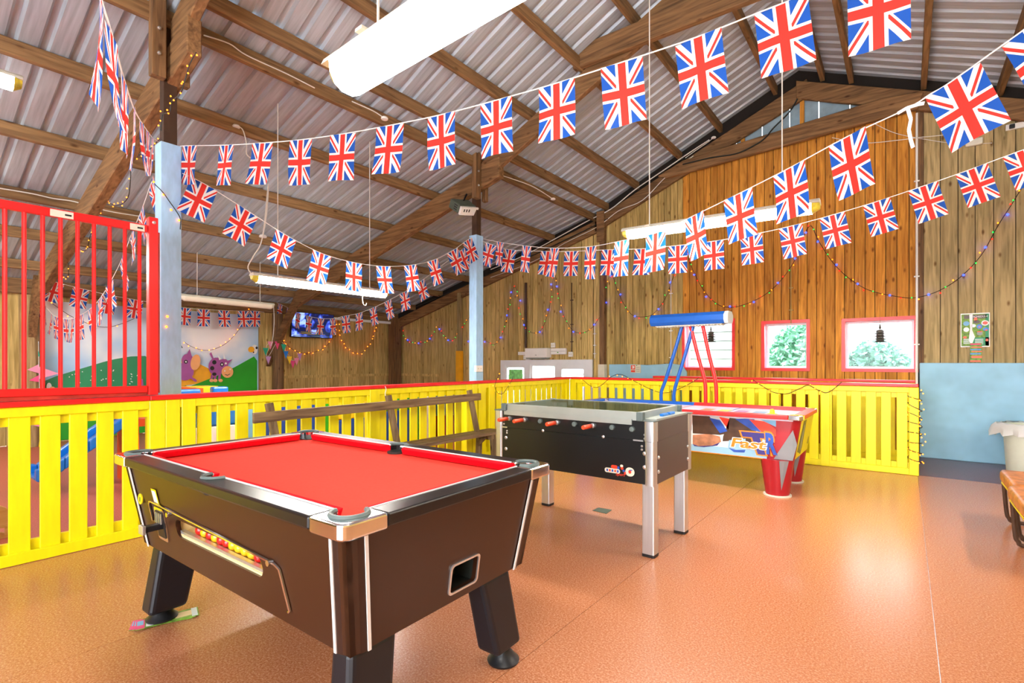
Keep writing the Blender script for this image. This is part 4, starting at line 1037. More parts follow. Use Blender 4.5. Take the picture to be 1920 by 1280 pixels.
for i in range(len(prof) - 1):
    for k in range(n): fs.append((i * n + k, i * n + (k + 1) % n, (i + 1) * n + (k + 1) % n, (i + 1) * n + k))
mb.add(vs, fs).build('liner', 'bag_clear', bn, smooth=True)

# ================================================================== FLUORESCENT LIGHTS
def tube_light(label, A, B, lit, w=.075, hook=False, lamp='tube_far'):
    A, B = Vector(A), Vector(B); d = (B - A); Ln = d.length; d.normalize(); up = Vector((0, 0, 1)); sd = d.cross(up).normalized()
    t = thing('fluorescent_light', label, 'ceiling light', (A + B) / 2, 'long fluorescent lights')
    def sect(P, s=1.0, lo=False):
        prof = [(-1, .25), (-.95, -.25), (-.7, -.72), (-.3, -.95), (.3, -.95), (.7, -.72), (.95, -.25), (1, .25)] if lo else [(-1.03, .25), (1.03, .25), (.9, .55), (.55, .85), (-.55, .85), (-.9, .55)]
        return [P + sd * a * w * s + up * b_ * w * s for a, b_ in prof]
    bd = MB(); bd.prism(sect(A), d * Ln); bd.build('body', 'off_white', t)
    df = MB(); df.prism(sect(A + d * .05, 1, True), d * (Ln - .10)); df.build('diffuser', lamp if lit else 'tube_off', t, smooth=True)
    for P, q in ((A + d * .05, -1), (B - d * .05, 1)):
        r0, r1 = sect(P, 1, True), sect(P + d * q * .05, .6, True); r1 = [p + up * w * .12 for p in r1]
        n = len(r0); MB().add(r0 + r1, [(i, (i + 1) % n, n + (i + 1) % n, n + i) for i in range(n)] + [tuple(range(n, 2 * n))]).build('end_cap', 'tube_cap' if lit else 'tube_off', t, smooth=True)
    for k in (.16, .84):
        P = A + d * Ln * k + up * w * .8; zt_ = roofz(P.x) - .02
        MB().tube([P, Vector((P.x, P.y, zt_))], .005, 5).build('hanging_chain', 'wire_white', t)
        clip = MB().bar(P - d * .02 - up * .01, P + d * .02 - up * .01, w * 2.1, .012); clip.build('clip', 'off_white', t)
    if hook:
        P = A.lerp(B, .78) - up * w; MB().tube(catmull([P, P - up * .05, P - up * .10 + d * .01, P - up * .12 + d * .04, P - up * .09 + d * .06], 4), .005, 5).build('hook', 'wire_white', t)
    return t
a1 = Vector((-1.80, 1.19, 2.44))
tube_light('big bright fluorescent light hanging over the pool table', a1, a1 + Vector((1.55, -.02, .02)), True, w=.082, lamp='tube_lit')
tube_light('bright fluorescent light in front of the gable behind the flags', (-2.04, 4.3, 2.47), (-.49, 4.3, 2.44), True, w=.055)
tube_light('bright fluorescent light over the play area left of the far post', (-5.3, 2.47, 2.17), (-5.3, 4.2, 2.175), True, w=.055, hook=True)
tube_light('unlit fluorescent light in front of the painted banner', (-9.0, 3.1, 2.32), (-9.0, 4.58, 2.30), False, w=.06)
tube_light('fluorescent light at the far left edge over the play area', (-5.6, -.85, 3.52), (-5.6, .80, 3.52), True, w=.07, lamp='tube_lit')
tube_light('added unseen fill light over the stools beyond the right edge', (2.1, 4.0, 2.9), (2.1, 5.6, 2.9), True, w=.055)  # unseen tube, added to brighten the right side
tube_light('added unseen fill light over the play area behind the left edge', (-8.5, -.95, 2.7), (-8.5, .65, 2.7), True, w=.055)  # unseen tube, added to brighten the banner and far boards
tube_light('added unseen fill light hanging behind the viewer', (-.8, -2.2, 3.0), (.8, -2.2, 3.0), True, w=.06)  # extra fill added behind the camera, out of view

# ================================================================== FLAG BUNTING
FLAGS = []
def flag_mesh(k, w=.20, h=.295):
    nx, ny = 4, 7; vs = []; uv = []; fs = []
    for j in range(ny + 1):
        for i in range(nx + 1):
            x = (i / nx - .5) * w; z = -j / ny * h
            y = .008 * math.sin(i * 1.3 + k * 2 + j * .5) * (j / ny) + (.02 * (k - 1.0)) * (j / ny) ** 2
            vs.append((x, y, z)); uv.append((i / nx, 1 - j / ny))
    for j in range(ny):
        for i in range(nx):
            a = j * (nx + 1) + i; fs.append((a, a + 1, a + nx + 2, a + nx + 1))
    me = bpy.data.meshes.new('union_flag'); me.from_pydata(vs, [], fs); me.materials.append(MATS['union_jack'])
    ul = me.uv_layers.new(name='UVMap')
    for lp in me.loops: ul.data[lp.index].uv = uv[lp.vertex_index]
    me.polygons.foreach_set('use_smooth', [True] * len(me.polygons)); me.update(); return me
FM = [flag_mesh(k) for k in range(3)]
def bunting(label, pts, A, B, flags, ends=None, r=.0035, skip_first=False, scale=1.0, mesh=None, tiltk=1.0):
    """pts: string points in the picture on the plan line A-B; flags: pixel tops that carry a flag"""
    t = thing('flag_bunting', label, 'bunting', (A[0], A[1], 0), 'strings of union flags')
    allp = sorted(set(pts) | set(flags), key=lambda q: q[0]) if ends is None else ends
    P = [pline(u, v, A, B) for u, v in allp]
    path = catmull(P, 5)
    MB().tube(path, r, 5).build('tape', 'string_white', t)
    for i, (u, v) in enumerate(flags):
        p = pline(u, v, A, B)
        k = min(range(len(path)), key=lambda q: (path[q] - p).length)
        d = (path[min(k + 1, len(path) - 1)] - path[max(k - 1, 0)]).normalized()
        d = Vector((d.x, d.y, d.z * tiltk)).normalized()
        dn = Vector((0, 0, -1)); dn = (dn - d * dn.dot(d)).normalized()
        yaw = random.uniform(-.25, .25); nrm = d.cross(-dn)
        dd = d * math.cos(yaw) + nrm * math.sin(yaw) * .5; dd = (dd - dn * dd.dot(dn)).normalized(); nrm = dd.cross(-dn)
        o = link('flag', FM[i % 3], None); o.parent = t; o.matrix_parent_inverse = Matrix.Translation(-t.location)
        M = Matrix((( dd.x, nrm.x, -dn.x, p.x), (dd.y, nrm.y, -dn.y, p.y), (dd.z, nrm.z, -dn.z, p.z), (0, 0, 0, 1)))
        o.matrix_basis = M @ Matrix.Scale(scale * 1.06, 4)
    return t
bunting('flag string from the near blue post across the top of the view', [(338, 274), (1750, -80)], (-4.8, 1.66), (.3, 2.66),
        [(356, 273), (425, 272), (492, 268), (564, 262), (643, 251), (731, 235), (827, 215), (930, 188), (1043, 156), (1165, 117), (1308, 69), (1463, 8), (1645, -55)])
bunting('flag string sagging between the two blue posts', [(342, 325), (885, 446)], (-4.74, 1.6), (-4.74, 5.45),
        [(384, 345), (464, 395), (537, 441), (604, 475), (664, 492), (719, 499), (769, 497), (811, 488), (848, 470), (876, 450)])
bunting('upper flag string from the far blue post rising to the tied bow at the right', [(900, 446), (1700, 204), (1745, 176)], (-4.7, 5.5), (.197, 3.06),
        [(938, 454), (988, 461), (1040, 465), (1108, 462), (1166, 451), (1229, 437), (1301, 404), (1383, 364), (1478, 316), (1587, 257), (1785, 152), (1935, 45)])
bunting('lower flag string from the far blue post across the gable', [(900, 450), (1990, 258)], (-4.65, 5.52), (.777, 5.92),
        [(921, 458), (957, 468), (1028, 471), (1072, 471), (1144, 468), (1206, 466), (1271, 460), (1338, 452), (1408, 440), (1482, 424), (1560, 403), (1643, 378), (1730, 349), (1821, 317), (1912, 283)])
bunting('flag string from the far blue post to the brace beside the television', [(880, 455), (512, 565)], (-4.9, 5.5), (-10.2, 5.55),
        [(864, 470), (788, 528), (757, 548), (727, 564), (699, 577), (673, 587), (648, 592), (624, 597), (602, 597), (580, 593), (560, 587), (542, 578), (526, 570)])
bunting('flag string along the top of the painted banner', [(495, 585), (95, 526)], (-10.35, 5.5), (-10.35, 1.7),
        [(478, 583), (456, 583), (420, 582), (382, 580), (347, 577), (300, 570), (255, 562), (205, 553), (153, 541), (105, 529)])
bunting('flag string running from the near blue post up towards the viewer, seen edge on', [(296, 265), (176, -70)], (-4.85, 1.46), (-2.0, .47),
        [(286, 258), (277, 246), (266, 230), (252, 205), (233, 150), (209, 62), (190, 0)])
bunting('flag string from the near blue post drooping behind the red bars', [(288, 335), (58, 526)], (-10.2, 1.75), (-4.92, 1.6),
        [(283, 345), (264, 398), (247, 438), (228, 487), (205, 532), (187, 560), (170, 578), (152, 590), (136, 597), (124, 598), (106, 594), (97, 588), (85, 573), (76, 558), (65, 534)])
# tied bow in the upper string
bw = thing('tape_bow', 'white tape bow tied in the upper flag string', 'bow', (0, 0, 0))
A, B = (-4.7, 5.5), (.197, 3.06)
for pts in ([(1700, 204), (1722, 197), (1733, 195)], [(1700, 204), (1690, 210), (1683, 214)], [(1702, 205), (1708, 225), (1704, 245), (1708, 265), (1712, 278)]):
    P = [pline(u, v, A, B) + Vector((0, -.01, 0)) for u, v in pts]
    mb = MB()
    for a, b_ in zip(P, P[1:]): mb.bar(a, b_, .002, .016)
    mb.build('tape_tail', 'string_white', bw)

# ================================================================== FAIRY LIGHTS
def fairy(label, path, cols, step, group, r=.010, n=5, wire='wire_black', sag=None):
    t = thing('fairy_lights', label, 'string lights', path[0], group)
    pth = catmull(path, 6)
    MB().tube(pth, .004, 4).build('wire', wire, t)
    pts = along(pth, step)
    for c in cols:
        mb = MB()
        for i, p in enumerate(pts):
            if cols[i % len(cols)] == c:
                q = p + Vector((random.uniform(-.03, .03), random.uniform(-.02, 0), random.uniform(-.03, .02))); mb.ball(q, r * (1.5 if c == 'led_blue' else 1), 5, 3)
        if mb.v:
            o = mb.build('bulbs', c, t); o['kind'] = 'stuff'
    return t
CC = ['led_blue', 'led_red', 'led_green', 'led_amber']
YG = G - .035
def gy(L_): return [py(u, v, YG) for u, v in L_]
fairy('coloured fairy lights on the far boards left of the post', gy([(753, 612), (760, 635), (775, 642), (800, 640), (815, 622), (821, 612), (832, 628), (845, 638), (858, 628), (870, 610), (880, 594)]), CC, .115, 'coloured fairy lights')
fairy('coloured fairy lights in pointed swags above the white doors', gy([(880, 640), (912, 640), (926, 646), (940, 630), (950, 595), (957, 560), (965, 537), (973, 560), (977, 590), (987, 615), (1000, 624), (1015, 618), (1028, 585), (1034, 550), (1039, 512), (1046, 545), (1054, 582), (1062, 602), (1075, 620), (1091, 624), (1108, 616), (1122, 598), (1134, 572), (1139, 530), (1146, 512), (1158, 545), (1170, 570), (1185, 590), (1205, 594), (1225, 588), (1247, 560), (1260, 525), (1270, 495)]), CC, .13, 'coloured fairy lights')
fairy('coloured fairy lights in wide swags above the red windows', gy([(1288, 476), (1300, 508), (1320, 545), (1345, 570), (1370, 576), (1398, 570), (1430, 555), (1460, 530), (1490, 488), (1517, 424), (1535, 452), (1560, 490), (1590, 520), (1630, 544), (1690, 557), (1722, 557), (1760, 545), (1800, 520), (1840, 478), (1870, 425), (1900, 378), (1920, 345)]), CC, .105, 'coloured fairy lights')
WW = ['led_warm']; XL = XW + .05
def gx(L_, X): return [px(u, v, X) for u, v in L_]
fairy('warm fairy lights looped on the boards under the television', gx([(527, 628), (540, 648), (560, 660), (585, 661), (610, 650), (628, 626), (634, 600), (640, 635), (655, 656), (675, 662), (690, 650), (702, 625), (710, 595)], XL), WW, .12, 'warm fairy lights', r=.010)
fairy('warm fairy lights drooping across the right half of the banner', gx([(345, 640), (356, 648), (375, 655), (395, 656), (420, 646), (440, 628), (456, 605), (468, 575)], XL + .12), WW, .12, 'warm fairy lights')
fairy('warm fairy lights drooping across the left half of the banner', gx([(97, 568), (118, 583), (140, 596), (180, 611), (210, 612), (240, 602), (262, 592)], XL + .12), WW, .14, 'warm fairy lights')
fairy('warm fairy lights winding down the near blue post', [px(u, v, XP + .06) for u, v in ((290, 345), (305, 360), (318, 378), (330, 395), (338, 410))] + [px(338, 430, XP + .05)], WW, .10, 'warm fairy lights', r=.009)
fairy('warm fairy lights looping beside the near post in front of the banner', [px(u, v, XP + .02) for u, v in ((336, 580), (318, 588), (310, 600), (318, 612), (328, 628), (338, 645), (342, 652))], WW, .09, 'warm fairy lights', r=.009)
fairy('warm fairy lights trailing from the near roof frame', [py(u, v, 1.46) for u, v in ((368, 98), (355, 122), (347, 150), (338, 175), (322, 190), (318, 210), (305, 215), (302, 245))], WW, .06, 'warm fairy lights', r=.006)
fairy('warm fairy lights hanging below the near rafter above the red bars', [py(u, v, 1.9) for u, v in ((300, 260), (270, 290), (248, 300), (245, 330), (240, 370), (220, 385), (195, 378), (190, 400), (175, 395), (180, 420), (170, 440), (160, 470), (135, 460), (128, 490), (126, 520), (100, 510), (92, 518))], WW, .11, 'warm fairy lights', r=.007)
YF = 7.38 - .03
def gf(L_): return [py(u, v, YF) for u, v in L_]
fairy('warm fairy lights draped on the short fence near the corner', gx([(936, 700), (928, 722), (932, 735), (942, 738), (952, 725), (960, 712), (962, 705)], XF + .03), WW, .10, 'warm fairy lights', r=.007)
fairy('warm fairy lights swagged along the fence in front of the windows', gf([(1093, 712), (1105, 722), (1118, 726), (1130, 720), (1148, 705), (1165, 702), (1185, 712), (1210, 725), (1235, 735), (1255, 735), (1275, 728), (1300, 715), (1310, 708)]), WW, .10, 'warm fairy lights', r=.007)
fairy('warm fairy lights swagged on the fence end by the blue wall', gf([(1412, 712), (1430, 724), (1450, 735), (1475, 738), (1500, 728), (1515, 722), (1532, 730), (1548, 736), (1562, 730), (1578, 716)]), WW, .09, 'warm fairy lights', r=.007)
wp = []
for k in range(46):
    a = k * 1.15; zz = .96 - k * .0185 if k < 8 or k > 34 else .96 - k * .0185 + .02 * math.sin(k)
    wp.append(Vector((.09 + .065 * math.cos(a), 7.43 + .085 * math.sin(a), zz)))
fairy('warm fairy lights wound round the end post of the fence', wp, WW, .06, 'warm fairy lights', r=.007)

# ================================================================== BANNER WITH COWS
XM = XW + .06
bn = thing('painted_banner', 'printed banner of green hills and cartoon cows on the far wall', 'banner', (XM, 3.5, .5))
bx((XM - .004, 1.80, .35), (XM, 5.22, 2.28)).build('sky_print', 'mural_sky', bn)
LAY = [0]
def shape(pts, m_, name='printed_shape', px_=True):
    LAY[0] += 1; x = XM + .0012 * LAY[0]
    P = [px(u, v, XM) for u, v in pts]
    return MB().prism([(x, p.y, p.z) for p in P], (.001, 0, 0)).build(name, m_, bn)
def oval(cu, cv, ru, rv, rot=0, n=18):
    return [(cu + ru * math.cos(2 * PI * k / n) * math.cos(rot) - rv * math.sin(2 * PI * k / n) * math.sin(rot), cv + ru * math.cos(2 * PI * k / n) * math.sin(rot) + rv * math.sin(2 * PI * k / n) * math.cos(rot)) for k in range(n)]
shape([(79, 760), (79, 716), (105, 705), (145, 693), (195, 678), (215, 673), (245, 668), (272, 667), (345, 715), (370, 760)], 'mural_teal', 'hill')
shape([(339, 672), (372, 681), (390, 690), (405, 705), (378, 718), (339, 724)], 'mural_gold', 'field')
shape([(339, 730), (372, 718), (405, 705), (440, 688), (476, 668), (482, 676), (482, 760), (339, 760)], 'mural_green', 'hill')
def star(cu, cv): return oval(cu, cv, 1.3, 1.0, 0, 6)
for k in range(26):
    shape(star(random.uniform(120, 268), random.uniform(692, 728)), 'print_white', 'daisy')
def cow(cu, cv, s, full=True):
    o = lambda *a, **k: shape(oval(*a), k.get('m', 'cow_purple'), 'cow_print')
    for du in (-8, -2, 6): o(cu + du * s, cv + 19 * s, 2.2 * s, 8 * s, .2)
    for du in (-9, -2, 8): o(cu + du * s, cv + 26 * s, 4 * s, 3 * s, 0, m='cow_muzzle')
    o(cu, cv, 15 * s, 17 * s, 0); o(cu - 4 * s, cv - 8 * s, 4 * s, 4 * s, 0, m='print_black'); o(cu - 8 * s, cv + 3 * s, 4 * s, 4 * s, 0, m='print_black'); o(cu - 4 * s, cv + 14 * s, 4 * s, 3 * s, 0, m='print_black')
    shape([(cu - 8 * s, cv - 14 * s), (cu - 13 * s, cv - 24 * s), (cu - 10 * s, cv - 27 * s), (cu - 5 * s, cv - 15 * s)], 'cow_purple', 'cow_print')
    o(cu + 13 * s, cv - 4 * s, 9 * s, 11 * s, .3)
    shape([(cu + 5 * s, cv - 12 * s), (cu + 2 * s, cv - 22 * s), (cu + 9 * s, cv - 14 * s)], 'print_white', 'cow_print'); shape([(cu + 13 * s, cv - 14 * s), (cu + 13 * s, cv - 25 * s), (cu + 17 * s, cv - 14 * s)], 'print_white', 'cow_print')
    shape([(cu + 18 * s, cv - 10 * s), (cu + 30 * s, cv - 14 * s), (cu + 22 * s, cv - 5 * s)], 'cow_purple', 'cow_print')
    o(cu + 10 * s, cv - 4 * s, 3.4 * s, 4 * s, 0, m='print_black'); o(cu + 10 * s, cv - 4 * s, 1.6 * s, 1.8 * s, 0, m='print_white'); o(cu + 17 * s, cv - 6 * s, 1.8 * s, 2 * s, 0, m='print_white')
    o(cu + 20 * s, cv + 10 * s, 11 * s, 11 * s, 0, m='cow_muzzle'); o(cu + 15 * s, cv + 8 * s, 1.3 * s, 1.6 * s, 0, m='print_white'); o(cu + 25 * s, cv + 5 * s, 1.3 * s, 1.6 * s, 0, m='print_white')
    shape([(cu + 15 * s, cv + 15 * s), (cu + 20 * s, cv + 17 * s), (cu + 25 * s, cv + 14 * s), (cu + 25 * s, cv + 13 * s), (cu + 20 * s, cv + 15.5 * s), (cu + 15 * s, cv + 14 * s)], 'brass_dark', 'cow_print')
cow(404, 687, 1.0)
for a in ((344, 696, 17, 17), (349, 675, 11, 12)): shape(oval(*a), 'cow_purple', 'cow_print')
shape(oval(364, 679, 9, 15, .2), 'cow_muzzle', 'cow_print'); shape(oval(346, 678, 3.5, 3.5), 'print_black', 'cow_print'); shape(oval(346, 678, 1.6, 1.6), 'print_white', 'cow_print')
shape([(346, 667), (353, 654), (357, 668)], 'cow_purple', 'cow_print')
for q in ((355, 707), (362, 712)): shape(oval(q[0], q[1], 5, 2.5, .6), 'cow_purple', 'cow_print')
shape(oval(474, 655, 6, 9), 'print_white', 'cow_print'); shape(oval(478, 652, 2, 2.5), 'print_black', 'cow_print'); shape(oval(472, 660, 1.5, 2), 'print_black', 'cow_print'); shape(oval(468, 655, 6, 5.5), 'mural_gold', 'cow_print')
shape(oval(90, 725, 5, 8), 'print_white', 'cow_print'); shape(oval(96, 730, 6, 6), 'cow_muzzle', 'cow_print'); shape([(258, 722), (262, 710), (265, 710), (266, 722)], 'cow_purple', 'cow_print')
bx((XM - .01, 1.8, .02), (XM - .002, 5.2, .34)).build('lower_hem', 'mural_green', bn)

# far wall: log posts, braces, television
for y_, lab, r in ((1.60, 'pale round log post at the left end of the banner', .13), (5.50, 'dark round log post between banner and television', .12)):
    t = thing('log_post', lab, 'post', (-10.62, y_, 0), 'round log posts')
    MB().tube([(-10.62, y_, 0), (-10.61, y_ + .01, 1.2), (-10.63, y_, 2.32)], [r, r * .94, r * .88], 12).build('trunk', 'log_bark' if y_ < 3 else 'timber_z', t, smooth=True)
t = thing('television', 'wall mounted television showing a blue picture', 'television', (-10.6, 6.3, 1.9))
Mtv = Matrix.Translation((-10.72, 6.38, 2.13)) @ Matrix.Rotation(math.radians(7), 4, 'Y') @ Matrix.Rotation(math.radians(-4), 4, 'Z')
def tvp(mb, name, m_):
    mb.v = [tuple(Mtv @ Vector(q)) for q in mb.v]; return mb.build(name, m_, t)
tvp(bx((-.05, -.50, -.285), (0, .50, .285)), 'casing', 'black_plastic')
tvp(bx((.0005, -.485, -.265), (.003, .485, .272)), 'screen', 'tv_picture')
tvp(bx((.0035, -.28, -.17), (.0045, .24, -.155)), 'caption_line', 'hockey_yellow'); tvp(bx((.0035, -.32, -.205), (.0045, .30, -.19)), 'caption_line', 'hockey_yellow')
tvp(bx((.0035, -.45, -.25), (.0045, .42, -.235)), 'ticker_line', 'print_ice_blue')
MB().bar((-10.93, 6.38, 2.13), (-10.78, 6.38, 2.13), .2, .2).build('wall_bracket', 'black_plastic', t)
# thin post, yellow sleeve and pipes on the gable
t = thing('timber_post', 'slim grey post with a bright yellow lower sleeve on the far boards', 'post', (-8.34, G - .06, 0))
p = py(862, 600, G - .07)
bx((p.x - .05, G - .11, 1.55), (p.x + .05, G - .03, 2.95)).build('upper_post', 'plank_grey', t); bx((p.x - .075, G - .13, 0), (p.x + .075, G - .03, 1.56)).build('sleeve', 'mural_gold', t)
p = py(737, 650, G - .2)
o = thing('corner_post', 'dark square post in the far corner of the barn', 'post', (-10.72, G - .15, 0)); bx((-10.86, G - .28, 0), (-10.62, G - .05, 2.45)).build('shaft', 'timber_z', o)

# ================================================================== PENNANTS
def pennants(label, pts, cols, s, pl):
    t = thing('pennant_bunting', label, 'bunting', pts[0], 'coloured pennant strings')
    MB().tube(catmull(pts, 4), .003, 4).build('cord', 'string_white', t)
    for i, p in enumerate(pts):
        q = Vector(p); d = Vector(pl).normalized()
        MB().prism([q - d * s * .45, q + d * s * .45, q + Vector((0, 0, -s * 1.3))], (.003, .001, 0)).build('pennant', cols[i % len(cols)], t)
pennants('small pastel pennant string hanging beside the television', gx([(507, 640), (498, 652), (503, 668), (520, 640), (532, 645), (536, 658), (543, 668), (549, 676), (556, 671), (562, 662)], -10.48), ['pink', 'teal', 'lilac', 'pink_hot', 'teal', 'slide_blue', 'toy_yellow', 'pink_hot', 'pink', 'lilac'], .13, (0, 1, 0))
t = thing('pennant_bunting', 'pink pennants hanging on the log post behind the red bars', 'bunting', (-9, 1.5, .9), 'coloured pennant strings')
XQ = -10.47
for pts, m_ in (([(72, 683), (74, 700), (51, 693)], 'pink'), ([(73, 687), (110, 700), (74, 710)], 'pink'), ([(54, 713), (73, 703), (73, 716)], 'pink_hot'), ([(62, 797), (74, 800), (76, 796)], 'pink'), ([(75, 805), (79, 822), (74, 822)], 'pink_hot'), ([(74, 825), (76, 838), (72, 838)], 'toy_yellow'), ([(71, 655), (75, 668), (72, 668)], 'teal')):
    MB().prism([px(u, v, XQ) for u, v in pts], (.004, 0, 0)).build('pennant', m_, t)
MB().tube(gx([(72, 640), (73, 690), (74, 720), (75, 800), (74, 840)], XQ), .003, 4).build('cord', 'string_white', t)

# ================================================================== PLAY AREA BEHIND THE FENCE
t = thing('toddler_slide', 'blue plastic toddler slide seen through the gate slats', 'slide', (-6.6, 1.4, 0))
A = [px(u, v, -6.6) for u, v in ((66, 893), (85, 893), (120, 870), (165, 838), (240, 786))]
for k, q in enumerate((A,)):
    prof = []
    for p in A: prof.append(p)
    mb = MB(); n = len(A)
    for i in range(n - 1):
        a, b_ = A[i], A[i + 1]
        for x0, x1, h0, h1 in ((-.05, .05, 0, .12), (-.45, -.35, 0, .12), (-.36, -.04, 0, .04)):
            mb.hexa([(-6.6 + x0, a.y, a.z - .05), (-6.6 + x1, a.y, a.z - .05), (-6.6 + x1, b_.y, b_.z - .05), (-6.6 + x0, b_.y, b_.z - .05), (-6.6 + x0, a.y, a.z + h1 - .05), (-6.6 + x1, a.y, a.z + h1 - .05), (-6.6 + x1, b_.y, b_.z + h1 - .05), (-6.6 + x0, b_.y, b_.z + h1 - .05)])
    mb.build('chute', 'slide_blue', t, bevel=.02)
bx((-7.0, 1.78, 0), (-6.55, 1.86, .62)).build('support', 'toy_orange', t); bx((-7.0, 2.2, 0), (-6.55, 2.26, .62)).build('support', 'toy_orange', t)
bx((-7.02, 1.76, .6), (-6.53, 2.3, .68)).build('platform', 'toy_orange', t)
t = thing('play_house', 'plastic play house with blue, yellow and green top beside the near post', 'play house', (-6.6, 2.4, 0))
bx((-6.9, 2.33, 0), (-6.3, 2.40, 1.0)).build('wall', 'toy_orange', t); bx((-6.35, 2.02, .86), (-6.25, 2.36, .995)).build('blue_beam', 'slide_blue', t, bevel=.02)
bx((-7.0, 2.38, .80), (-6.70, 2.72, 1.0)).build('yellow_panel', 'toy_yellow', t); bx((-7.1, 2.1, .85), (-6.9, 2.36, 1.05)).build('green_panel', 'toy_green', t)
bx((-6.6, 2.58, .72), (-6.5, 2.76, 1.0)).build('blue_arch', 'slide_blue', t, bevel=.02); bx((-6.5, 2.66, .80), (-6.48, 2.71, .92)).build('arch_opening', 'toy_orange', t)
bx((-7.0, 2.9, 0), (-6.3, 2.97, .9)).build('wall', 'slide_blue', t)
XB = -5.75
def panel(label, u0, u1, z, m_, x=XB, th=.25, lowm=None, zl=.35):
    y0, y1 = px(u0, 790, x).y, px(u1, 790, x).y
    t = thing('play_block', label, 'play block', (x, (y0 + y1) / 2, 0), 'soft play blocks behind the fence')
    if lowm:
        bx((x - th, y0, zl), (x, y1, z)).build('upper', m_, t, bevel=.02); bx((x - th, y0, .001), (x, y1, zl - .002)).build('lower', lowm, t, bevel=.01)
    else: bx((x - th, y0, .001), (x, y1, z)).build('block', m_, t, bevel=.02)
    return t
panel('blue and white soft play block seen through the fence nearest the near post', 366, 450, .80, 'slide_blue', lowm='print_white', zl=.62)
panel('pale blue soft play block seen through the fence left of the bench', 452, 484, .85, 'toy_sky')
panel('dark blue soft play block seen through the fence behind the bench back', 488, 598, .80, 'toy_navy')
panel('green soft play block seen through the fence behind the bench middle', 604, 622, .82, 'toy_green')
r_ = panel('yellow and blue kiddie ride seen through the fence behind the bench', 628, 700, .84, 'toy_yellow', lowm='toy_navy', zl=.55)
panel('navy and green kiddie ride seen through the fence right of the bench middle', 704, 768, .84, 'toy_green', lowm='toy_navy', zl=.6)
panel('second green soft play block seen through the fence past the bench middle', 772, 786, .84, 'toy_green')
panel('white soft play block seen through the fence towards the far post', 792, 806, .84, 'print_white')
panel('brown soft play block seen through the fence near the far post', 810, 818, .84, 'red_worn')
panel('sky blue soft play block with maroon base seen near the far post', 824, 836, .84, 'toy_sky', lowm='red_maroon', zl=.45)
t = thing('rocking_toy', 'small wooden rocking toy behind the gate at the left edge', 'toy', (-5.3, .42, 0))
pts = [(0, 948), (8, 950), (18, 958), (22, 968), (20, 985), (20, 1010), (12, 1008), (0, 1010)]
MB().prism([px(u, v, -5.25) for u, v in [(-40, 945), (0, 948), (12, 952), (20, 962), (20, 985), (10, 990), (-40, 990)]], (-.03, 0, 0)).build('side_board', 'toy_wood', t)
MB().prism([px(u, v, -5.25) for u, v in [(-40, 998), (0, 998), (18, 1000), (20, 1030), (10, 1026), (0, 1018), (-40, 1016)]], (-.03, 0, 0)).build('rocker', 'toy_wood', t)
for u in (-30, 14): 
    a = px(u, 985, -5.25); b_ = px(u, 1001, -5.25); MB().bar(a, b_, .03, .03, up=(1, 0, 0)).build('upright', 'toy_wood', t)

# ================================================================== SMALL FITTINGS
def socket(label, p, w, h, axis='Y', name='wall_socket', m_='white_plastic'):
    t = thing(name, label, 'socket', p); p = Vector(p)
    if axis == 'Y':
        bx((p.x - w / 2, p.y - .035, p.z - h / 2), (p.x + w / 2, p.y, p.z + h / 2)).build('plate', m_, t, bevel=.004)
        for q in (-.2, .2): bx((p.x + q * w - .012, p.y - .039, p.z - .01), (p.x + q * w + .012, p.y - .035, p.z + .012)).build('switch', 'off_white', t)
    else:
        bx((p.x, p.y - w / 2, p.z - h / 2), (p.x + .04, p.y + w / 2, p.z + h / 2)).build('plate', m_, t, bevel=.004)
        for q in (-.2, .2): bx((p.x + .04, p.y + q * w - .012, p.z - .01), (p.x + .044, p.y + q * w + .012, p.z + .012)).build('switch', 'off_white', t)
    return t
p = px(890, 691, XP + .04); socket('white double socket low on the far blue post', (XP + .04, 5.40, p.z), .14, .09, 'X')
# heater over the doors and its control box
t = thing('door_heater', 'white air curtain heater mounted above the white doors', 'heater', (-6.2, G - .05, 1.42))
a = py(989, 653, G - .1); b_ = py(1030, 670, G - .1)
bx((a.x, G - .20, b_.z), (b_.x, G - .012, a.z)).build('casing', 'white_plastic', t, bevel=.015); bx((a.x + .02, G - .18, b_.z - .03), (b_.x - .02, G - .05, b_.z)).build('outlet', 'grey_plastic', t)
bx((a.x - .27, G - .08, a.z - .14), (a.x - .01, G - .012, a.z - .07)).build('side_duct', 'white_plastic', t); bx((a.x + .27, G - .203, b_.z + .05), (a.x + .31, G - .20, b_.z + .057)).build('badge', 'print_black', t)
bx((a.x - .13, G - .07, b_.z - .04), (a.x + .02, G - .012, b_.z + .05)).build('junction_box', 'white_plastic', t)
t = thing('control_box', 'flat white control box right of the door heater', 'control box', (-5.6, G, 1.5))
a = py(1033, 653, G - .06); b_ = py(1061, 664, G - .06)
bx((a.x, G - .07, b_.z), (b_.x, G - .012, a.z)).build('case', 'white_plastic', t, bevel=.006); bx((a.x + .16, G - .073, b_.z + .03), (a.x + .19, G - .07, b_.z + .05)).build('lamp', 'toy_green', t); bx((a.x + .005, G - .0715, (a.z + b_.z) / 2), (b_.x - .005, G - .0705, (a.z + b_.z) / 2 + .006)).build('seam', 'grey_plastic', t)
for u, v, lab in ((1038, 647, 'square white junction box above the control box'), (1071, 664, 'square white switch box right of the control box')):
    p = py(u, v, G - .012); socket(lab, (p.x, G - .012, p.z), .10, .10, name='junction_box')
p = py(1192, 691, G - .032)
t = thing('fire_sign', 'red and cream fire extinguisher notice on the pale blue patch', 'sign', (p.x, G - .032, p.z))
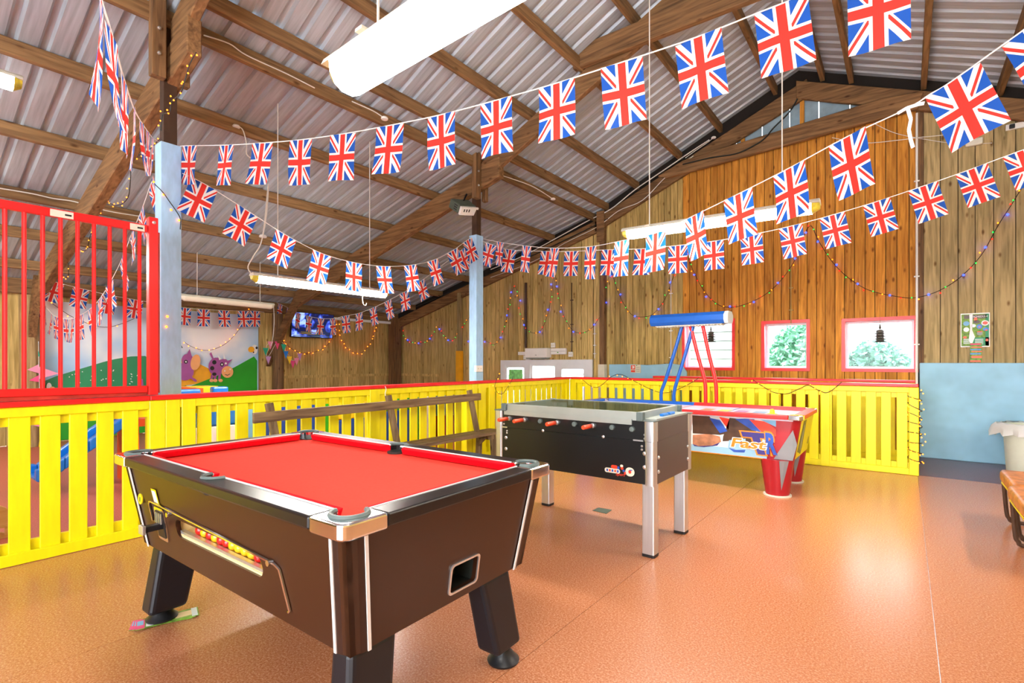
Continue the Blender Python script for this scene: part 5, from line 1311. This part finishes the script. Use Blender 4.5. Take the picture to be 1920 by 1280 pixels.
bx((p.x - .10, G - .038, p.z - .075), (p.x + .10, G - .032, p.z + .075)).build('backing', 'off_white', t); bx((p.x - .09, G - .040, p.z - .015), (p.x - .01, G - .038, p.z + .065)).build('red_symbol', 'print_red', t); bx((p.x - .09, G - .040, p.z - .065), (p.x - .01, G - .038, p.z - .028)).build('red_strip', 'print_red', t)
bx((p.x - .065, G - .0412, p.z - .005), (p.x - .052, G - .040, p.z + .055)).build('extinguisher_mark', 'print_white', t); bx((p.x - .045, G - .0412, p.z + .005), (p.x - .025, G - .040, p.z + .05)).build('flame_mark', 'print_white', t)
for k in range(3): bx((p.x + .01, G - .0395, p.z - .05 + k * .035), (p.x + .075, G - .038, p.z - .043 + k * .035)).build('text_line', 'grey_plastic', t)
bx((p.x + .01, G - .0395, p.z + .052), (p.x + .03, G - .038, p.z + .066)).build('green_mark', 'toy_green', t)
# conduits
def conduit(label, u, v0, v1, m_='white_plastic', r=.014, Y=G - .03, group='wall conduits'):
    a, b_ = py(u, v0, Y), py(u, v1, Y); t = thing('conduit', label, 'conduit', (a.x, Y, min(a.z, b_.z)), group)
    MB().tube([a, (a.x, Y, b_.z)], r, 8).build('pipe', m_, t, smooth=True)
    for k in (.25, .6, .85):
        z = a.z + (b_.z - a.z) * k; bx((a.x - .03, Y - .012, z - .008), (a.x + .03, Y + .018, z + .008)).build('clip', m_, t)
conduit('tall white conduit at the edge of the orange boards', 1719, 212, 722)
conduit('thin pale conduit behind the hockey table light', 1258, 500, 700, r=.007)
conduit('grey pipe left of the door heater', 986, 530, 652, 'steel_dark', .03)
conduit('thin pale conduit on the boards right of the doors', 1115, 610, 672, 'wire_white', .008)
conduit('thin dark pipe on the boards above the switch box', 1072, 530, 660, 'steel_dark', .01)
conduit('slim conduit on the orange boards above the middle window', 1483, 440, 606, 'plank_tan', .007)
# emergency light and socket strip on the right of the gable
p = py(1826, 269, G - .01); t = thing('emergency_light', 'small white emergency light high on the right boards', 'light', (p.x, G, p.z))
bx((p.x - .085, G - .07, p.z - .04), (p.x + .085, G - .012, p.z + .05)).build('case', 'off_white', t, bevel=.015, seg=3)
p = py(1912, 236, G - .01); t = thing('socket_strip', 'white multiway socket strip with a black plug high on the right boards', 'socket', (p.x, G, p.z))
bx((p.x - .13, G - .05, p.z - .035), (p.x + .16, G - .012, p.z + .035)).build('case', 'white_plastic', t, bevel=.004); bx((p.x - .10, G - .085, p.z - .03), (p.x - .05, G - .05, p.z + .02)).build('plug', 'black_plastic', t, bevel=.006)
# poster and leaflet
pc0, pc1 = py(1801, 588, G - .012), py(1856, 650, G - .012)
t = thing('poster', 'green schedule poster with coloured badges on the right boards', 'poster', (pc0.x, G, pc1.z))
X0, X1, Z0, Z1 = pc0.x, pc1.x, pc1.z, pc0.z; YP = G - .013
bx((X0, YP - .003, Z0), (X1, YP, Z1)).build('paper', 'print_white', t)
def pr_(a, b_, c, d_, m_, k=1, nm='print_block'): bx((X0 + (X1 - X0) * a, YP - .003 - .0006 * k, Z0 + (Z1 - Z0) * b_), (X0 + (X1 - X0) * c, YP - .0025 - .0006 * k, Z0 + (Z1 - Z0) * d_)).build(nm, m_, t)
def po(cx, cz, rx, rz, m_, k): MB().prism([(X0 + (X1 - X0) * (cx + rx * math.cos(a)), YP - .0026 - .0006 * k, Z0 + (Z1 - Z0) * (cz + rz * math.sin(a))) for a in [2 * PI * q / 14 for q in range(14)]], (0, -.0005, 0)).build('print_badge', m_, t)
pr_(.03, .03, .97, .97, 'paper_green', 1); pr_(.40, .04, .97, .28, 'mural_teal', 2); pr_(.85, .04, .97, .97, 'mural_teal', 2); pr_(.12, .84, .9, .95, 'print_brown', 2)
MB().prism([(X0 + (X1 - X0) * a, YP - .0045, Z0 + (Z1 - Z0) * b_) for a, b_ in ((.30, .96), (.42, .97), (.40, .5), (.5, .3), (.38, .05), (.28, .2), (.33, .55))], (0, -.0004, 0)).build('glare_crease', 'print_white', t)
for q in ((.2, .70, .11, .07, 'toy_sky', 3), (.2, .52, .10, .07, 'print_white', 3), (.52, .82, .06, .06, 'toy_orange', 3), (.55, .74, .12, .05, 'print_brown', 3), (.84, .70, .13, .08, 'print_white', 3), (.84, .70, .09, .05, 'print_red', 4), (.65, .60, .10, .07, 'slide_blue', 3), (.65, .59, .05, .03, 'lilac', 4), (.86, .52, .10, .05, 'slide_blue', 3), (.88, .49, .05, .02, 'print_red', 4), (.66, .40, .10, .06, 'grey_plastic', 3), (.66, .45, .10, .015, 'toy_orange', 4), (.15, .29, .07, .035, 'toy_orange', 3), (.9, .2, .05, .04, 'toy_orange', 3), (.45, .63, .08, .05, 'print_ice', 3)): po(*q)
for k in range(4): pr_(.5, .08 + .045 * k, .78, .10 + .045 * k, 'print_ice', 4, 'text_line')
for k in range(4): pr_(.1, .10 + .04 * k, .33, .12 + .04 * k, 'print_ice', 4, 'text_line')
text('title_print', 'SCHEDULE', (Z1 - Z0) * .072, Matrix.Translation((X0 + (X1 - X0) * .43, YP - .006, Z0 + (Z1 - Z0) * .87)) @ Matrix.Rotation(PI / 2, 4, 'X'), 'print_white', t, .0003, 0, .92)
a, b_ = py(1819, 643, G - .02), py(1841, 679, G - .02)
t = thing('leaflet', 'narrow colourful leaflet tucked under the schedule poster', 'leaflet', (a.x, G, b_.z))
bx((a.x, G - .026, b_.z), (b_.x, G - .022, a.z)).build('sheet', 'paper_green', t)
for k, (z, h, m_) in enumerate(((.94, .10, 'pink_hot'), (.78, .08, 'toy_orange'), (.66, .08, 'slide_blue'), (.56, .07, 'toy_orange'), (.44, .09, 'slide_blue'), (.28, .16, 'toy_orange'), (.06, .12, 'toy_orange'))):
    zz = b_.z + (a.z - b_.z) * z; bx((a.x + .012 * (k % 2), G - .0275, zz - h * .09), (b_.x - .01 * ((k + 1) % 2), G - .026, zz + h * .09)).build('print_block', m_, t)
# hanging pagoda lanterns in the windows
for u, v, lab in ((1333, 633, 'dark pagoda lantern hanging in the left window'), (1650, 632, 'dark pagoda lantern hanging in the right window')):
    p = py(u, v, G - .06); t = thing('pagoda_lantern', lab, 'lantern', p, 'pagoda lanterns')
    n = 6
    MB().lathe((p.x, p.y, p.z + .11), [(.003, .09), (.008, .07), (.010, .05), (.016, .03), (.010, .0)][::-1], 8).build('finial', 'brass_dark', t, smooth=True)
    for k, (r, z) in enumerate(((.05, .085), (.075, .045), (.082, .005), (.085, -.035), (.085, -.07))):
        MB().lathe((p.x, p.y, p.z + z), [(r, 0), (r * .98, .006), (r * .55, .022)], n).build('roof_tier', 'brass_dark', t)
    MB().lathe((p.x, p.y, p.z - .07), [(.045, 0), (.045, .16)], n).build('core', 'brass_dark', t)
    MB().tube([(p.x, p.y, p.z + .19), (p.x, p.y + .02, p.z + .55 if u > 1500 else p.z + .5)], .0015, 4).build('cord', 'wire_black', t)
# loudspeaker under the far frame
t = thing('floodlight', 'grey floodlight unit hung under the rafter beside the far post', 'light fitting', (-5.05, 5.3, 3.45))
Ms = Matrix.Translation((-4.98, 5.28, 3.50)) @ Matrix.Rotation(math.radians(35), 4, 'Y') @ Matrix.Rotation(math.radians(12), 4, 'X')
def spk(mb, nm, m_, bev=0):
    mb.v = [tuple(Ms @ Vector(q)) for q in mb.v]; return mb.build(nm, m_, t, bevel=bev)
spk(bx((-.13, -.15, -.06), (.10, .17, .07)), 'housing', 'tape_dark', .012); spk(bx((.10, -.15, -.06), (.14, .17, .06)), 'front_face', 'white_plastic', .006)
for k in range(3): spk(bx((.141, -.10 + k * .045, -.01), (.143, -.08 + k * .045, .03)), 'vent', 'print_black'); spk(bx((-.02, -.152, -.03 + k * .03), (.05, -.15, -.015 + k * .03)), 'vent', 'print_black')
MB().tube([(-5.0, 5.28, 3.55), (-5.0, 5.38, 3.72)], .012, 6).build('bracket', 'black_plastic', t)
# round white junction discs and drop cables on the purlins
def rose(label, p, down):
    t = thing('cable_rose', label, 'cable', p, 'white ceiling cable drops'); p = Vector(p)
    MB().lathe(p, [(.035, -.012), (.04, 0), (.03, .014)], 14).build('cap', 'white_plastic', t, smooth=True)
    MB().tube(catmull([p] + [Vector(q) for q in down], 5), .006, 5).build('flex', 'wire_white', t, smooth=True)
p = px(443, 237, -5.75)
rose('white cable rose and flex on the purlin behind the left flags', p, [px(455, 243, -5.72), px(462, 270, -5.7), px(463, 290, -5.7), px(480, 302, -5.7)])
p = px(493, 443, -5.5)
rose('white cable rose and flex feeding the light left of the far post', p, [px(500, 400, -5.45), px(503, 345, -5.4), px(492, 445, -5.3), px(475, 480, -5.3), px(465, 500, -5.3), px(470, 512, -5.3)])
p = py(721, 222, 4.4); p = px(721, 222, -4.5)
rose('white cable rose on the purlin right of the big light', p, [px(700, 208, -4.5), px(660, 190, -4.5)])
p = px(1037, 373, -4.45); rose('white cable rose on the purlin right of the far post', p, [px(1000, 350, -4.5), px(960, 335, -4.52), px(938, 328, -4.55)])
p = py(1338, 258, G - .12); rose('white cable rose on the gable rafter', p, [py(1325, 268, G - .12), py(1300, 285, G - .12), py(1285, 296, G - .12)])
def cable(label, pts, m_='wire_black', r=.006, group='loose cables'):
    o = MB().tube(catmull(pts, 5), r, 5).build('cable', m_, smooth=True); tag(o, label, 'cable', group)
cable('black cable drooping along the gable collar beam', [py(u, v, G - .19) for u, v in ((1495, 185), (1480, 210), (1450, 240), (1435, 258), (1415, 272), (1380, 288), (1330, 296), (1280, 308))], r=.012)
cable('bundle of pale cables along the gable rafter', [py(u, v, G - .14) for u, v in ((1330, 262), (1290, 288), (1240, 322), (1190, 356), (1145, 392), (1100, 415), (1040, 448), (980, 480), (920, 505))], 'wire_white', .010)
cable('second pale cable under the gable rafter', [py(u, v, G - .15) for u, v in ((1300, 292), (1250, 330), (1205, 375), (1160, 395), (1120, 425), (1060, 455), (1000, 490), (920, 520))], 'wire_white', .007)
cable('dark cable under the far gable rafter', [py(u, v, G - .15) for u, v in ((1140, 410), (1080, 440), (1000, 478), (920, 512), (850, 545), (780, 575))], 'wire_black', .012)
cable('long pale cable sagging across the top of the gable boards', [py(u, v, G - .12) for u, v in ((1560, 258), (1620, 268), (1690, 262), (1720, 258), (1790, 250), (1860, 232))], 'wire_white', .005)
cable('thin pale cable under the emergency light', [py(u, v, G - .05) for u, v in ((1640, 232), (1680, 250), (1740, 262), (1800, 270), (1860, 268))], 'wire_white', .004)
cable('white cable pinned along the purlin behind the near post', [px(u, v, -4.78) for u, v in ((382, 66), (430, 82), (463, 104), (537, 138), (590, 165))], 'wire_white', .006)
cable('white cable pinned along the lower purlin above the red bars', [px(u, v, -8.06) for u, v in ((0, 353), (60, 363), (100, 372), (140, 378), (200, 395), (260, 405))], 'wire_white', .007)
cable('white flex beside the log post under the television', [px(u, v, -10.3) for u, v in ((513, 575), (514, 600), (512, 630), (508, 648))], 'wire_white', .008)
cable('white cord tied over the fence cap above the bench', [px(u, v, XF + .03) for u, v in ((722, 724), (724, 730), (722, 737), (723, 743))], 'string_white', .004)
0 and cable('long rope hanging before the gable in front of the collar beam', [pline(u, v, (-2, 4.3), (0, 4.3)) for u, v in ((1494, 120), (1496, 200), (1500, 280), (1501, 312))], 'string_white', .008)
# floor plate
t = thing('floor_plate', 'small dark square floor plate near the football table', 'floor plate', (-2.0, 3.69, 0))
a = pz(1112, 957, 0); c = pz(1146, 960, 0)
MB().prism([tuple(pz(u, v, .0005)) for u, v in ((1111, 957), (1122, 952), (1147, 956), (1137, 963))], (0, 0, .004)).build('plate', 'tape_dark', t)
